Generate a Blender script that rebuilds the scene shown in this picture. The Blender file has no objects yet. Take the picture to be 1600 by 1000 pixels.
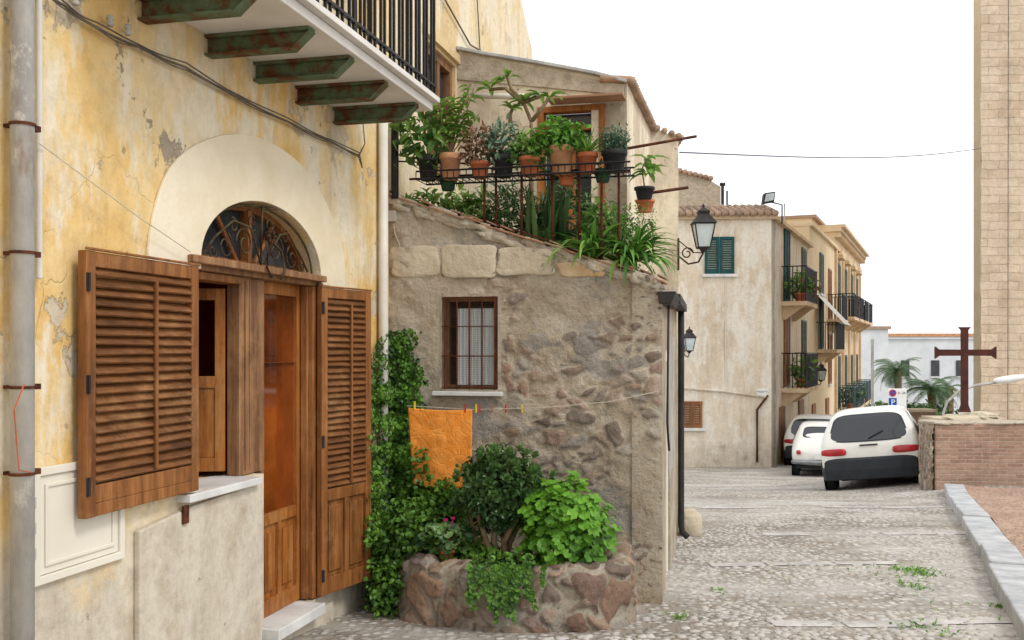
import bpy, math, random, bmesh
from mathutils import Vector, Matrix, noise as mn
from mathutils.geometry import tessellate_polygon
random.seed(7)
R=random.random
def U(a,b): return a+(b-a)*R()
F=1555.6; HZ=545.0
COL=bpy.context.scene.collection
# ---------------------------------------------------------------- frames
class Fr:
    def __init__(s,o,d):
        s.o=Vector(o); s.d=Vector(d).normalized(); s.n=Vector((s.d.y,-s.d.x))
    def P(s,a,b,z):
        p=s.o+s.d*a+s.n*b; return Vector((p.x,p.y,z))
    def px(s,u,v,b=0.0):
        k=(u-800)/F; o=s.o+s.n*b
        a=(k*o.y-o.x)/(s.d.x-k*s.d.y); t=o.y+a*s.d.y
        return a,t*(HZ-v)/F
    def S(s,u,b=0.0): return s.px(u,0,b)[0]
    def W(s,u,v,b=0.0):
        a,z=s.px(u,v,b); return s.P(a,b,z)
def at(u,v,y): return Vector(((u-800)/F*y,y,(HZ-v)/F*y))
W0=Fr((0,0),(1,0))
L=Fr((-2.6,0),(.248,1))
S=Fr((-.867,7.0),(1,-.248))
T=Fr((-.467,8.6),(1,-.248))
# ---------------------------------------------------------------- mesh builder
class MB:
    def __init__(s,t=.5): s.v=[];s.f=[];s.t=[];s.tint=t
    def add(s,vs,fs,t=None):
        n=len(s.v); s.v+=[tuple(p) for p in vs]; s.f+=[tuple(i+n for i in f) for f in fs]
        s.t+=[s.tint if t is None else t]*len(fs)
    def hexa(s,p,t=None):
        s.add(p,[(3,2,1,0),(4,5,6,7),(0,1,5,4),(1,2,6,5),(2,3,7,6),(3,0,4,7)],t)
    def box(s,fr,a0,a1,b0,b1,z0,z1,t=None):
        P=fr.P
        s.hexa([P(a0,b0,z0),P(a1,b0,z0),P(a1,b1,z0),P(a0,b1,z0),P(a0,b0,z1),P(a1,b0,z1),P(a1,b1,z1),P(a0,b1,z1)],t)
    def boxw(s,x0,x1,y0,y1,z0,z1,t=None): s.box(W0,x0,x1,-y1,-y0,z0,z1,t)
    def prism(s,fr,poly,b0,b1,holes=(),t=None):
        loops=[list(poly)]+[list(h) for h in holes]
        flat=[p for l in loops for p in l]
        tris=tessellate_polygon([[Vector((p[0],p[1],0)) for p in l] for l in loops])
        n=len(flat)
        vs=[fr.P(p[0],b1,p[1]) for p in flat]+[fr.P(p[0],b0,p[1]) for p in flat]
        fs=[tuple(q) for q in tris]+[tuple(i+n for i in reversed(q)) for q in tris]
        k=0
        for l in loops:
            m=len(l)
            for i in range(m):
                j=(i+1)%m; fs.append((k+i,k+j,k+j+n,k+i+n))
            k+=m
        s.add(vs,fs,t)
    def tube(s,pts,r,n=8,t=None):
        pts=[Vector(p) for p in pts]; m=len(pts)
        rs=r if isinstance(r,(list,tuple)) else [r]*m
        vs=[];fs=[]; ref=None
        for i,p in enumerate(pts):
            d=(pts[min(i+1,m-1)]-pts[max(i-1,0)]).normalized()
            if ref is None: ref=Vector((0,0,1)) if abs(d.z)<.9 else Vector((1,0,0))
            x=d.cross(ref)
            if x.length<1e-4: x=d.cross(Vector((0,1,0)))
            x.normalize(); y=d.cross(x)
            for k in range(n):
                a=2*math.pi*k/n; vs.append(p+(x*math.cos(a)+y*math.sin(a))*rs[i])
        for i in range(m-1):
            for k in range(n):
                k2=(k+1)%n; fs.append((i*n+k,i*n+k2,(i+1)*n+k2,(i+1)*n+k))
        fs.append(tuple(range(n-1,-1,-1))); fs.append(tuple((m-1)*n+k for k in range(n)))
        s.add(vs,fs,t)
    def lathe(s,c,prof,n=18,t=None,axis='z'):
        c=Vector(c); vs=[];fs=[]; m=len(prof)
        for r,z in prof:
            for k in range(n):
                a=2*math.pi*k/n
                if axis=='z': q=Vector((r*math.cos(a),r*math.sin(a),z))
                else: q=Vector((z,r*math.cos(a),r*math.sin(a)))
                vs.append(c+q)
        for i in range(m-1):
            for k in range(n):
                k2=(k+1)%n; fs.append((i*n+k,i*n+k2,(i+1)*n+k2,(i+1)*n+k))
        s.add(vs,fs,t)
    def lump(s,c,ex,ey,ez,seed=0,amp=.25,n=9,m=6,t=None,boxy=.65):
        c=Vector(c); vs=[];fs=[]
        for i in range(m+1):
            ph=math.pi*i/m
            for k in range(n):
                a=2*math.pi*k/n
                q=Vector((math.sin(ph)*math.cos(a),math.sin(ph)*math.sin(a),math.cos(ph)))
                q=Vector([math.copysign(abs(w)**boxy,w) for w in q])
                g=1+amp*mn.noise(q*1.3+Vector((seed*7.3,seed*1.7,seed*3.1)))
                q*=g; vs.append(c+ex*q.x+ey*q.y+ez*q.z)
        for i in range(m):
            for k in range(n):
                k2=(k+1)%n; fs.append((i*n+k,i*n+k2,(i+1)*n+k2,(i+1)*n+k))
        s.add(vs,fs,t)
    def build(s,name,mat,parent=None,smooth=False,bevel=0,sub=0,fix=True,label=None):
        me=bpy.data.meshes.new(name); me.from_pydata(s.v,[],s.f)
        if fix and len(s.f)<60000:
            bm=bmesh.new(); bm.from_mesh(me); bmesh.ops.recalc_face_normals(bm,faces=bm.faces[:]); bm.to_mesh(me); bm.free()
        a=me.attributes.new('tint','FLOAT','FACE'); a.data.foreach_set('value',s.t)
        if smooth: me.polygons.foreach_set('use_smooth',[True]*len(me.polygons))
        me.materials.append(mat); me.update()
        o=bpy.data.objects.new(name,me); COL.objects.link(o)
        if parent is not None:
            o.parent=parent
            if parent.type=='EMPTY': o.matrix_parent_inverse=Matrix.Translation(-parent.location)
        if bevel:
            b=o.modifiers.new('b','BEVEL'); b.width=bevel; b.segments=2; b.limit_method='ANGLE'; b.angle_limit=.6
        if sub:
            b=o.modifiers.new('s','SUBSURF'); b.levels=sub; b.render_levels=sub
        if label: o['label']=label
        return o
def pattr(o,name,vals):
    a=o.data.attributes.new(name,'FLOAT','POINT'); a.data.foreach_set('value',vals)
def thing(name,label,cat,loc=(0,0,0),group=None):
    o=bpy.data.objects.new(name,None); COL.objects.link(o); o.location=loc; o.empty_display_size=.1
    o['label']=label; o['category']=cat
    if group: o['group']=group
    return o
def tag(o,label,cat,group=None):
    o['label']=label; o['category']=cat
    if group: o['group']=group
    return o
def struct(o): o['kind']='structure'; return o
def dup(root,loc,rot=None,label=None):
    r=root.copy(); COL.objects.link(r); r.location=loc
    if rot: r.rotation_euler=rot
    if label: r['label']=label
    for c in list(root.children):
        k=c.copy(); COL.objects.link(k); k.parent=r
        for g in list(c.children):
            q=g.copy(); COL.objects.link(q); q.parent=k
    return r
# ---------------------------------------------------------------- materials
def lin(c):
    o=[]
    for x in c[:3]:
        x/=255.; o.append(x/12.92 if x<=.04045 else ((x+.055)/1.055)**2.4)
    return (*o,1)
class N:
    def __init__(s,name,rough=.85,spec=.25,metal=0):
        m=bpy.data.materials.new(name); m.use_nodes=True; s.m=m; s.nt=m.node_tree; s.b=s.nt.nodes['Principled BSDF']
        s.b.inputs['Roughness'].default_value=rough; s.b.inputs['Specular IOR Level'].default_value=spec; s.b.inputs['Metallic'].default_value=metal
        s.co=s.nt.nodes.new('ShaderNodeTexCoord').outputs['Object']
    def lk(s,a,b): s.nt.links.new(a,b)
    def put(s,inp,v):
        if hasattr(v,'is_linked'): s.lk(v,inp)
        elif isinstance(v,(int,float)): inp.default_value=v if inp.type=='VALUE' else (v,v,v,1)
        else: inp.default_value=v
    def map(s,sc=(1,1,1),rot=(0,0,0),vec=None):
        n=s.nt.nodes.new('ShaderNodeMapping'); n.inputs['Scale'].default_value=sc; n.inputs['Rotation'].default_value=rot
        s.lk(vec or s.co,n.inputs['Vector']); return n.outputs[0]
    def noise(s,scale,detail=5,rough=.6,vec=None,out='Fac',dist=0):
        n=s.nt.nodes.new('ShaderNodeTexNoise'); n.inputs['Scale'].default_value=scale; n.inputs['Detail'].default_value=detail
        n.inputs['Roughness'].default_value=rough; n.inputs['Distortion'].default_value=dist
        s.lk(vec or s.co,n.inputs['Vector']); return n.outputs[out]
    def voro(s,scale,feature='F1',vec=None,out='Distance',rand=1):
        n=s.nt.nodes.new('ShaderNodeTexVoronoi'); n.feature=feature; n.inputs['Scale'].default_value=scale; n.inputs['Randomness'].default_value=rand
        s.lk(vec or s.co,n.inputs['Vector']); return n.outputs[out]
    def ramp(s,f,stops,interp='LINEAR'):
        n=s.nt.nodes.new('ShaderNodeValToRGB'); cr=n.color_ramp; cr.interpolation=interp
        while len(cr.elements)<len(stops): cr.elements.new(.5)
        for e,(p,c) in zip(cr.elements,stops):
            e.position=p; e.color=(c,c,c,1) if isinstance(c,(int,float)) else c
        s.lk(f,n.inputs[0]); return n.outputs[0]
    def mix(s,f,a,b,mode='MIX'):
        n=s.nt.nodes.new('ShaderNodeMix'); n.data_type='RGBA'; n.blend_type=mode
        s.put(n.inputs[0],f); s.put(n.inputs[6],a); s.put(n.inputs[7],b); return n.outputs[2]
    def math(s,op,a,b=0,c=0):
        n=s.nt.nodes.new('ShaderNodeMath'); n.operation=op
        s.put(n.inputs[0],a); s.put(n.inputs[1],b); s.put(n.inputs[2],c); return n.outputs[0]
    def sep(s,i):
        n=s.nt.nodes.new('ShaderNodeSeparateXYZ'); s.lk(s.co,n.inputs[0]); return n.outputs[i]
    def comb(s,x,y,z=0):
        n=s.nt.nodes.new('ShaderNodeCombineXYZ'); s.put(n.inputs[0],x); s.put(n.inputs[1],y); s.put(n.inputs[2],z); return n.outputs[0]
    def attr(s,name='tint'):
        n=s.nt.nodes.new('ShaderNodeAttribute'); n.attribute_name=name; return n.outputs['Fac']
    def distort(s,scale,amt,vec=None):
        v=vec or s.co
        c=s.noise(scale,3,.5,v,'Color'); n=s.nt.nodes.new('ShaderNodeVectorMath'); n.operation='MULTIPLY_ADD'
        s.lk(c,n.inputs[0]); n.inputs[1].default_value=(amt,amt,amt); s.lk(v,n.inputs[2]); return n.outputs[0]
    def col(s,c): s.put(s.b.inputs['Base Color'],c)
    def mul(s,f,c,g): return s.mix(f,c,s.mix(1,c,g,'MULTIPLY'))
    def bump(s,h,st=.5,dist=.01):
        n=s.nt.nodes.new('ShaderNodeBump'); n.inputs['Strength'].default_value=st; n.inputs['Distance'].default_value=dist
        s.lk(h,n.inputs['Height']); s.lk(n.outputs[0],s.b.inputs['Normal'])
def pm(name,c1,c2,scale=6,rough=.85,bump=.4,bd=.006,bs=None,spec=.25,metal=0,sc=(1,1,1),tint=None,detail=6,lo=.35,hi=.65):
    m=N(name,rough,spec,metal); v=m.map(sc)
    c=m.ramp(m.noise(scale,detail,.65,v),[(lo,lin(c1)),(hi,lin(c2))])
    if tint is not None: c=m.mix(m.attr(),c,lin(tint))
    m.col(c)
    if bump: m.bump(m.noise(bs or scale*4,5,.6,v),bump,bd)
    return m.m
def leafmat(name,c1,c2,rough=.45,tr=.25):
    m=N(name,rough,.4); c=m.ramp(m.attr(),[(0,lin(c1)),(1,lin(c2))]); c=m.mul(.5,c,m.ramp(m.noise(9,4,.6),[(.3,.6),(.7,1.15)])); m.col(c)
    n=m.nt.nodes.new('ShaderNodeBsdfTranslucent'); m.lk(c,n.inputs[0])
    x=m.nt.nodes.new('ShaderNodeMixShader'); x.inputs[0].default_value=tr
    m.lk(m.b.outputs[0],x.inputs[1]); m.lk(n.outputs[0],x.inputs[2])
    m.lk(x.outputs[0],m.nt.nodes['Material Output'].inputs[0]); return m.m
def plaster(name,cols,grey=(186,172,150),zl=-.75,pale=.5,crack=.35,peel=1.,light=(230,218,192)):
    m=N(name,.92,.15)
    n1=m.noise(.9,9,.62,m.distort(2.5,.25))
    c=m.ramp(n1,[(.36,lin(cols[0])),(.47,lin(cols[1])),(.56,lin(cols[2])),(.72,lin(cols[3]))])
    streak=m.noise(3.2,7,.7,m.map((1,1,.35)))
    c=m.mix(m.ramp(streak,[(pale,0.),(pale+.09,1.)]),c,lin(light))
    pn=m.noise(1.9,10,.66,m.distort(6,.06)); pk=m.ramp(pn,[(.60,0.),(.615,peel)])
    c=m.mix(pk,c,lin((208,194,168)))
    pn2=m.noise(1.35,9,.7,m.map((1,1,1),(.4,.2,1))); pk2=m.ramp(pn2,[(.655,0.),(.665,peel)])
    c=m.mix(pk2,c,lin((170,156,136)))
    z=m.sep(2); zz=m.math('ADD',z,m.math('MULTIPLY',m.math('SUBTRACT',m.noise(1.8,8,.7),.5),1.6))
    low=m.ramp(m.math('MULTIPLY_ADD',zz,-1.2,.5+zl*1.2),[(.35,0.),(.75,1.)])
    c=m.mix(low,c,m.ramp(m.noise(3,8,.7),[(.35,lin(grey)),(.5,lin((208,198,180))),(.68,lin((180,164,142)))]))
    d=m.ramp(m.noise(14,8,.75),[(.35,.72),(.55,1.)]); c=m.mul(.55,c,d)
    st=m.ramp(m.noise(2.2,7,.75,m.map((1.6,1.6,.22))),[(.3,lin((176,150,116))),(.5,(1,1,1,1))]); c=m.mul(.34,c,st)
    ck=m.voro(1.3,'DISTANCE_TO_EDGE',m.distort(4,.45)); ckm=m.ramp(ck,[(0,1.),(.005,0.)]); cm=m.math('MULTIPLY',ckm,m.ramp(m.noise(.9,2,.5),[(.54,0.),(.6,1.)]))
    c=m.mix(m.math('MULTIPLY',cm,crack),c,lin((110,94,74)))
    p=m.voro(7,'F1',m.distort(9,.1)); pq=m.math('MULTIPLY',m.ramp(p,[(.07,1.),(.11,0.)]),m.ramp(m.noise(2,2),[(.52,0.),(.58,1.)]))
    c=m.mix(m.math('MULTIPLY',pq,.6*peel),c,lin((136,114,90)))
    m.col(c)
    h=m.math('MULTIPLY_ADD',m.noise(22,8,.7),.35,m.noise(3,6,.6))
    h=m.math('SUBTRACT',h,m.math('MULTIPLY',pk,.35)); h=m.math('SUBTRACT',h,m.math('MULTIPLY',pk2,.5)); h=m.math('SUBTRACT',h,m.math('MULTIPLY',cm,crack)); h=m.math('SUBTRACT',h,m.math('MULTIPLY',pq,.5*peel))
    m.bump(h,.8,.018); return m.m
M={}
M['yellow']=plaster('yellow_plaster',[(226,210,178),(230,202,146),(226,188,120),(214,168,98)],crack=.22)
M['yellow2']=plaster('cream_yellow_plaster',[(228,212,182),(228,208,166),(222,198,152),(212,184,138)],(200,186,160),-6,.46,.2,.7)
M['cream']=plaster('cream_plaster',[(220,210,192),(214,200,178),(206,190,166),(196,180,156)],(192,182,164),-.2,.46,.25,.9)
M['arch']=pm('arch_plaster',(220,205,174),(234,223,198),2.2,.9,.5,.01,18)
def stonemat(name,stones,m1,m2,m3,hol=.7,gpa=.6):
    m=N(name,.95,.12)
    sm=m.ramp(m.math('ADD',m.attr('smask'),m.math('MULTIPLY',m.math('SUBTRACT',m.noise(26,5,.7),.5),.6)),[(.25,0.),(.5,1.)])
    k=len(stones)-1
    stone=m.ramp(m.attr('stint'),[(i/k,lin(c)) for i,c in enumerate(stones)])
    stone=m.mul(.75,stone,m.ramp(m.noise(16,9,.75),[(.3,.58),(.62,1.15)]))
    mort=m.ramp(m.noise(4,9,.74),[(.3,lin(m1)),(.48,lin(m2)),(.68,lin(m3))])
    c=m.mix(m.math('MULTIPLY',sm,.9),mort,stone)
    gp=m.ramp(m.noise(2.1,8,.65,m.map((1,1,1.6),(0,.5,.3))),[(.57,0.),(.59,1.)]); c=m.mix(m.math('MULTIPLY',gp,gpa),c,lin((170,166,160)))
    hole=m.ramp(m.noise(8,7,.7,m.map((1,1,1.7))),[(.30,1.),(.345,0.)]); c=m.mix(m.math('MULTIPLY',hole,hol),c,lin((104,84,66)))
    c=m.mul(.6,c,m.ramp(m.noise(40,6,.75),[(.32,.55),(.5,1.)]))
    c=m.mul(.6,c,m.ramp(m.noise(1.4,6,.72),[(.3,.66),(.6,1.08)]))
    m.col(c)
    h=m.math('ADD',m.math('MULTIPLY',m.noise(10,9,.76),1.4),m.math('MULTIPLY',m.noise(50,5,.7),.35)); h=m.math('SUBTRACT',h,m.math('MULTIPLY',hole,hol))
    m.bump(h,1.0,.034); return m.m
M['rubble']=stonemat('rubble_wall',[(186,172,154),(168,148,132),(200,188,170),(180,146,126),(162,154,146),(196,170,146),(140,124,112),(206,196,180)],(168,148,126),(200,184,160),(216,205,186))
M['planterstone']=stonemat('planter_stone',[(156,122,102),(180,154,130),(136,104,90),(168,160,150),(190,154,126),(146,128,114),(122,102,92)],(156,142,124),(182,170,150),(198,188,170),.5,.3)
def cobble():
    m=N('cobbles',.82,.25)
    v=m.distort(3,.06,m.map((1,.85,1)))
    d=m.voro(17,'F1',v,rand=.85); cc=m.voro(17,'F1',v,'Color',rand=.85)
    sp=m.nt.nodes.new('ShaderNodeSeparateColor'); m.lk(cc,sp.inputs[0])
    st=m.ramp(sp.outputs[0],[(0,lin((158,154,148))),(.35,lin((188,184,177))),(.6,lin((208,204,197))),(.8,lin((182,171,158))),(1,lin((146,141,136)))])
    gap=m.ramp(m.noise(1.2,6,.65),[(.3,lin((122,112,100))),(.6,lin((158,148,134)))])
    em=m.ramp(m.math('ADD',d,m.math('MULTIPLY',m.math('SUBTRACT',m.noise(30,3,.6),.5),.12)),[(.34,1.),(.52,0.)])
    c=m.mix(em,gap,st)
    big=m.noise(.6,8,.72,m.map((.7,1.5,1)))
    worn=m.ramp(big,[(.45,0.),(.58,1.)]); c=m.mix(m.math('MULTIPLY',worn,.62),c,m.ramp(m.noise(6,9,.75),[(.3,lin((168,163,156))),(.5,lin((192,188,181))),(.68,lin((212,208,202)))]))
    c=m.mul(.55,c,m.ramp(m.noise(.8,8,.72,m.map((.6,1.7,1))),[(.3,.6),(.6,1.06)]))
    m.col(c)
    h=m.math('ADD',m.math('MULTIPLY',m.math('SQRT',m.math('MAXIMUM',m.math('SUBTRACT',.55,d),.0)),m.math('SUBTRACT',1.4,worn)),m.math('MULTIPLY',m.noise(30,5,.7),.3))
    m.bump(h,.9,.022); return m.m
M['cobble']=cobble()
M['pave']=pm('worn_paving',(158,154,148),(202,198,192),4,.75,.7,.01,22,detail=9)
M['kerb']=pm('kerb_stone',(156,158,160),(192,193,192),5,.8,.6,.008,24,detail=9)
def gravelm():
    m=N('pink_gravel',.95,.15); cc=m.voro(42,'F1',None,'Color'); sp=m.nt.nodes.new('ShaderNodeSeparateColor'); m.lk(cc,sp.inputs[0])
    c=m.ramp(sp.outputs[0],[(0,lin((128,104,88))),(.4,lin((172,142,122))),(.75,lin((190,162,142))),(1,lin((158,144,130)))])
    c=m.mul(.6,c,m.ramp(m.noise(1.6,7,.7),[(.3,.7),(.6,1.1)])); m.col(c); m.bump(m.math('SUBTRACT',1.,m.voro(42,'F1')),1,.014); return m.m
M['gravel']=gravelm()
def woodm(name,dk,md,lt,axis=2,rough=.55):
    m=N(name,rough,.3); sc=[3,3,3]; sc[axis]=.22
    if axis==0: sc=[.5,.5,5]
    v=m.map(tuple(sc))
    c=m.ramp(m.noise(5,8,.7,v),[(.3,lin(dk)),(.5,lin(md)),(.7,lin(lt))])
    g=m.ramp(m.noise(26,6,.7,v),[(.35,.6),(.55,1.05)]); c=m.mul(.75,c,g)
    w=m.ramp(m.noise(2.6,8,.74),[(.52,0.),(.68,1.)]); c=m.mix(m.math('MULTIPLY',w,.5),c,lin((186,142,94)))
    d=m.ramp(m.noise(1.9,7,.72,m.map((1,1,1),(1,0,2))),[(.32,.5),(.5,1.)]); c=m.mul(.6,c,d)
    m.col(c); m.bump(m.noise(22,6,.7,v),.6,.004); return m.m
M['wood']=woodm('weathered_wood',(92,54,26),(142,90,46),(170,116,66))
M['woodh']=woodm('weathered_wood_slats',(78,46,24),(120,76,40),(148,98,56),0)
M['woodl']=woodm('orange_wood',(112,62,26),(160,98,44),(182,120,62),rough=.45)
M['olddoor']=woodm('greyed_wood',(96,64,42),(140,100,68),(168,130,94),rough=.7)
M['inside']=pm('interior_plaster',(170,76,26),(196,96,36),1.5,.8,.1)
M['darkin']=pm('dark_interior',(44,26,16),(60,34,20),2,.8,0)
M['sill']=pm('marble_sill',(194,193,189),(224,223,219),4,.4,.2,.002,12)
M['whitemetal']=pm('cream_metal',(218,211,194),(226,220,204),2,.5,.1,.002,8)
def gp_():
    m=N('fibre_cement_pipe',.85,.2); c=m.ramp(m.noise(5,8,.7,m.map((1,1,.35))),[(.35,lin((150,147,142))),(.65,lin((192,187,178)))])
    c=m.mix(m.ramp(m.noise(7,8,.75,m.map((1,1,.6))),[(.58,0.),(.66,.7)]),c,lin((222,216,204))); c=m.mix(m.ramp(m.noise(4,8,.75,m.map((1,1,.3),(0,0,2))),[(.6,0.),(.68,.6)]),c,lin((140,114,92))); m.col(c); m.bump(m.noise(30,6,.7),.5,.004); return m.m
M['greypipe']=gp_()
M['whitepvc']=pm('white_plastic',(206,201,190),(224,219,208),4,.55,.1)
M['dark']=pm('dark_metal',(34,32,32),(58,54,52),8,.6,.3,.002)
M['black']=pm('black_paint',(18,18,20),(34,34,36),8,.45,.2,.001)
def rustm(name,a,b,c_):
    m=N(name,.85,.2); n=m.noise(9,8,.7)
    m.col(m.ramp(n,[(.36,lin(a)),(.5,lin(b)),(.56,lin(c_)),(.72,lin((78,38,22)))])); m.bump(m.noise(28,6,.7),.7,.006); return m.m
M['greenrust']=rustm('rusty_green_paint',(104,118,90),(88,102,74),(104,68,44))
M['rust']=rustm('rusty_iron',(84,48,32),(96,52,32),(66,38,26))
M['iron']=rustm('bronze_iron',(96,84,56),(78,70,50),(70,48,32))
M['concrete']=pm('balcony_soffit',(206,201,194),(226,223,217),2,.9,.3,.006,16)
M['tile']=pm('terracotta_tile',(160,130,108),(194,166,140),7,.9,.5,.006,24,tint=(140,120,102))
M['redtile']=pm('red_tile_edge',(150,100,74),(184,140,110),9,.9,.6,.006,30,tint=(150,124,104))
M['terracotta']=pm('terracotta_pot',(168,92,58),(200,122,84),5,.8,.3,.003,20)
M['terrapale']=pm('pale_terracotta',(172,118,82),(204,156,120),5,.8,.3,.003,20)
M['blackpot']=pm('black_plastic_pot',(32,34,36),(50,52,54),5,.6,.1)
M['greenpot']=pm('green_plastic_pot',(34,66,50),(48,84,64),5,.6,.1)
M['soil']=pm('soil',(50,36,26),(80,60,44),20,.95,.8,.01)
M['mortar']=pm('mortar',(158,146,128),(194,182,162),9,.95,.9,.012,40)
M['ashlar']=pm('limestone_block',(176,160,136),(208,196,172),3.5,.92,.9,.018,16,detail=10,lo=.3,hi=.62)
M['block_or']=pm('ochre_block',(184,152,112),(206,184,152),5,.92,.8,.012,18)
def brickmat(name,bw,rh,ms,c1,c2,c3,dist,bumpd,extra=None):
    m=N(name,.92,.15); v=m.distort(5,dist,m.comb(m.math('ADD',m.sep(0),m.sep(1)),m.sep(2)))
    n=m.nt.nodes.new('ShaderNodeTexBrick'); m.lk(v,n.inputs['Vector']); n.inputs['Scale'].default_value=1
    n.inputs['Brick Width'].default_value=bw; n.inputs['Row Height'].default_value=rh; n.inputs['Mortar Size'].default_value=ms; n.inputs['Mortar Smooth'].default_value=.5
    n.inputs['Color1'].default_value=lin(c1); n.inputs['Color2'].default_value=lin(c2); n.inputs['Mortar'].default_value=lin(c3)
    c=m.mul(.7,n.outputs[0],m.ramp(m.noise(2.2,9,.75),[(.3,.66),(.62,1.12)]))
    c=m.mul(.5,c,m.ramp(m.noise(12,8,.75),[(.3,.6),(.55,1.08)]))
    if extra: c=m.mix(m.ramp(m.noise(.8,8,.7),[(.42,0.),(.58,.8)]),c,m.ramp(m.noise(9,8,.75),[(.3,lin((196,172,146))),(.6,lin(extra))]))
    m.col(c); m.bump(m.math('SUBTRACT',m.math('MULTIPLY',m.noise(9,8,.75),1.4),m.math('MULTIPLY',n.outputs[1],.7)),.9,bumpd); return m.m
M['limestone']=brickmat('church_limestone',.42,.19,.006,(220,200,174),(208,184,156),(194,172,146),.07,.03,(222,204,180))
M['brick']=brickmat('thin_brick',.24,.055,.008,(178,146,126),(154,122,104),(182,166,148),.03,.012)
M['beige']=plaster('beige_house_plaster',[(226,214,194),(222,208,186),(216,200,176),(206,190,166)],(206,190,168),-2.6,.46,.10,.35,(230,222,206))
M['peach']=pm('peach_plaster',(212,190,154),(224,206,174),.9,.92,.4,.01,8)
M['sand']=pm('sand_stone',(194,168,134),(216,194,162),1.6,.92,.6,.02,6)
M['white_b']=pm('far_white_plaster',(196,200,202),(214,216,216),.6,.9,.1)
M['greenshut']=pm('green_shutter_paint',(12,62,62),(22,80,78),6,.6,.2,.002)
M['greyshut']=pm('grey_green_shutter',(70,80,72),(96,104,94),6,.6,.2)
M['glassdark']=pm('dark_window',(40,44,48),(62,66,70),1.5,.15,0,spec=.6)
M['curtain']=pm('lace_curtain',(212,216,214),(236,238,236),8,.9,.6,.01,12,sc=(6,6,.4))
M['mesh']=pm('wire_mesh',(84,60,50),(108,84,72),12,.7,0)
M['carwhite']=pm('white_car_paint',(214,212,203),(222,220,211),2,.25,0,spec=.6)
M['carblack']=pm('car_glass',(14,18,20),(24,30,34),2,.06,0,spec=.8)
M['bumper']=pm('grey_bumper_plastic',(38,41,45),(48,51,55),6,.6,.1,.001)
M['tyre']=pm('rubber',(20,20,20),(34,34,34),8,.85,.2)
M['rim']=pm('wheel_rim',(120,122,124),(150,152,154),5,.4,0,metal=.5)
M['redlight']=pm('red_lens',(150,14,22),(186,26,36),9,.2,0,spec=.6)
M['plate']=pm('number_plate',(206,206,200),(218,218,214),3,.5,0)
M['corten']=pm('rusty_steel_cross',(60,32,27),(88,48,38),6,.8,.5,.004,30)
M['wirem']=pm('grey_cable',(84,76,68),(120,108,94),6,.7,0)
M['skywire']=pm('sky_cable',(90,92,100),(110,112,120),6,.7,0)
M['rope']=pm('white_rope',(190,180,160),(214,206,188),20,.9,.2)
M['glasslamp']=pm('lantern_glass',(176,190,190),(204,214,214),4,.2,0,spec=.5)
M['blue']=pm('blue_sign',(26,70,150),(30,78,160),4,.5,0)
M['red']=pm('red_sign',(186,30,34),(196,40,44),4,.5,0)
M['signwhite']=pm('sign_white',(222,222,218),(230,230,226),4,.5,0)
M['pinkflower']=pm('pink_petal',(190,24,96),(210,50,124),30,.6,0)
M['yellowp']=pm('yellow_plastic',(216,186,40),(226,198,60),5,.5,0)
M['awning']=pm('white_awning',(206,204,196),(224,222,214),4,.8,.1)
M['bluerail']=pm('blue_grey_rail',(60,80,92),(76,96,106),4,.6,0)
M['trunk']=pm('palm_trunk',(96,78,58),(136,114,88),8,.9,.6,.02)
M['stem']=pm('woody_stem',(110,90,66),(150,128,98),12,.85,.5,.004)
M['ivy']=leafmat('ivy_leaf',(30,66,20),(108,154,54))
M['jade']=leafmat('jade_leaf',(32,64,30),(108,142,78),.35,.1)
M['geranium']=leafmat('geranium_leaf',(40,92,22),(118,174,52),.5,.3)
M['dkleaf']=leafmat('dark_leaf',(30,60,28),(98,132,70),.4,.2)
M['midleaf']=leafmat('mid_leaf',(54,98,36),(144,182,84),.45,.3)
M['redleaf']=leafmat('bronze_leaf',(92,72,52),(166,122,94),.5,.2)
M['strapm']=leafmat('strap_leaf',(56,112,38),(148,196,92),.4,.25)
M['bluegreen']=leafmat('blue_green_leaf',(50,88,64),(128,158,130),.5,.2)
M['palm']=leafmat('palm_leaf',(44,76,44),(100,130,78),.5,.25)
M['grassm']=leafmat('weed_leaf',(70,120,30),(130,180,60),.6,.3)
def towelm():
    m=N('orange_towel',.95,.1)
    n=m.noise(16,6,.7,m.distort(8,.1)); m.col(m.ramp(n,[(.3,lin((236,138,46))),(.65,lin((248,164,80)))]))
    e=m.voro(14,'DISTANCE_TO_EDGE',m.distort(10,.12)); m.bump(m.math('ADD',m.math('MULTIPLY',m.ramp(e,[(0,0.),(.12,1.)]),.6),m.noise(90,3,.7)),.6,.006); return m.m
M['towel']=towelm()
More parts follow.
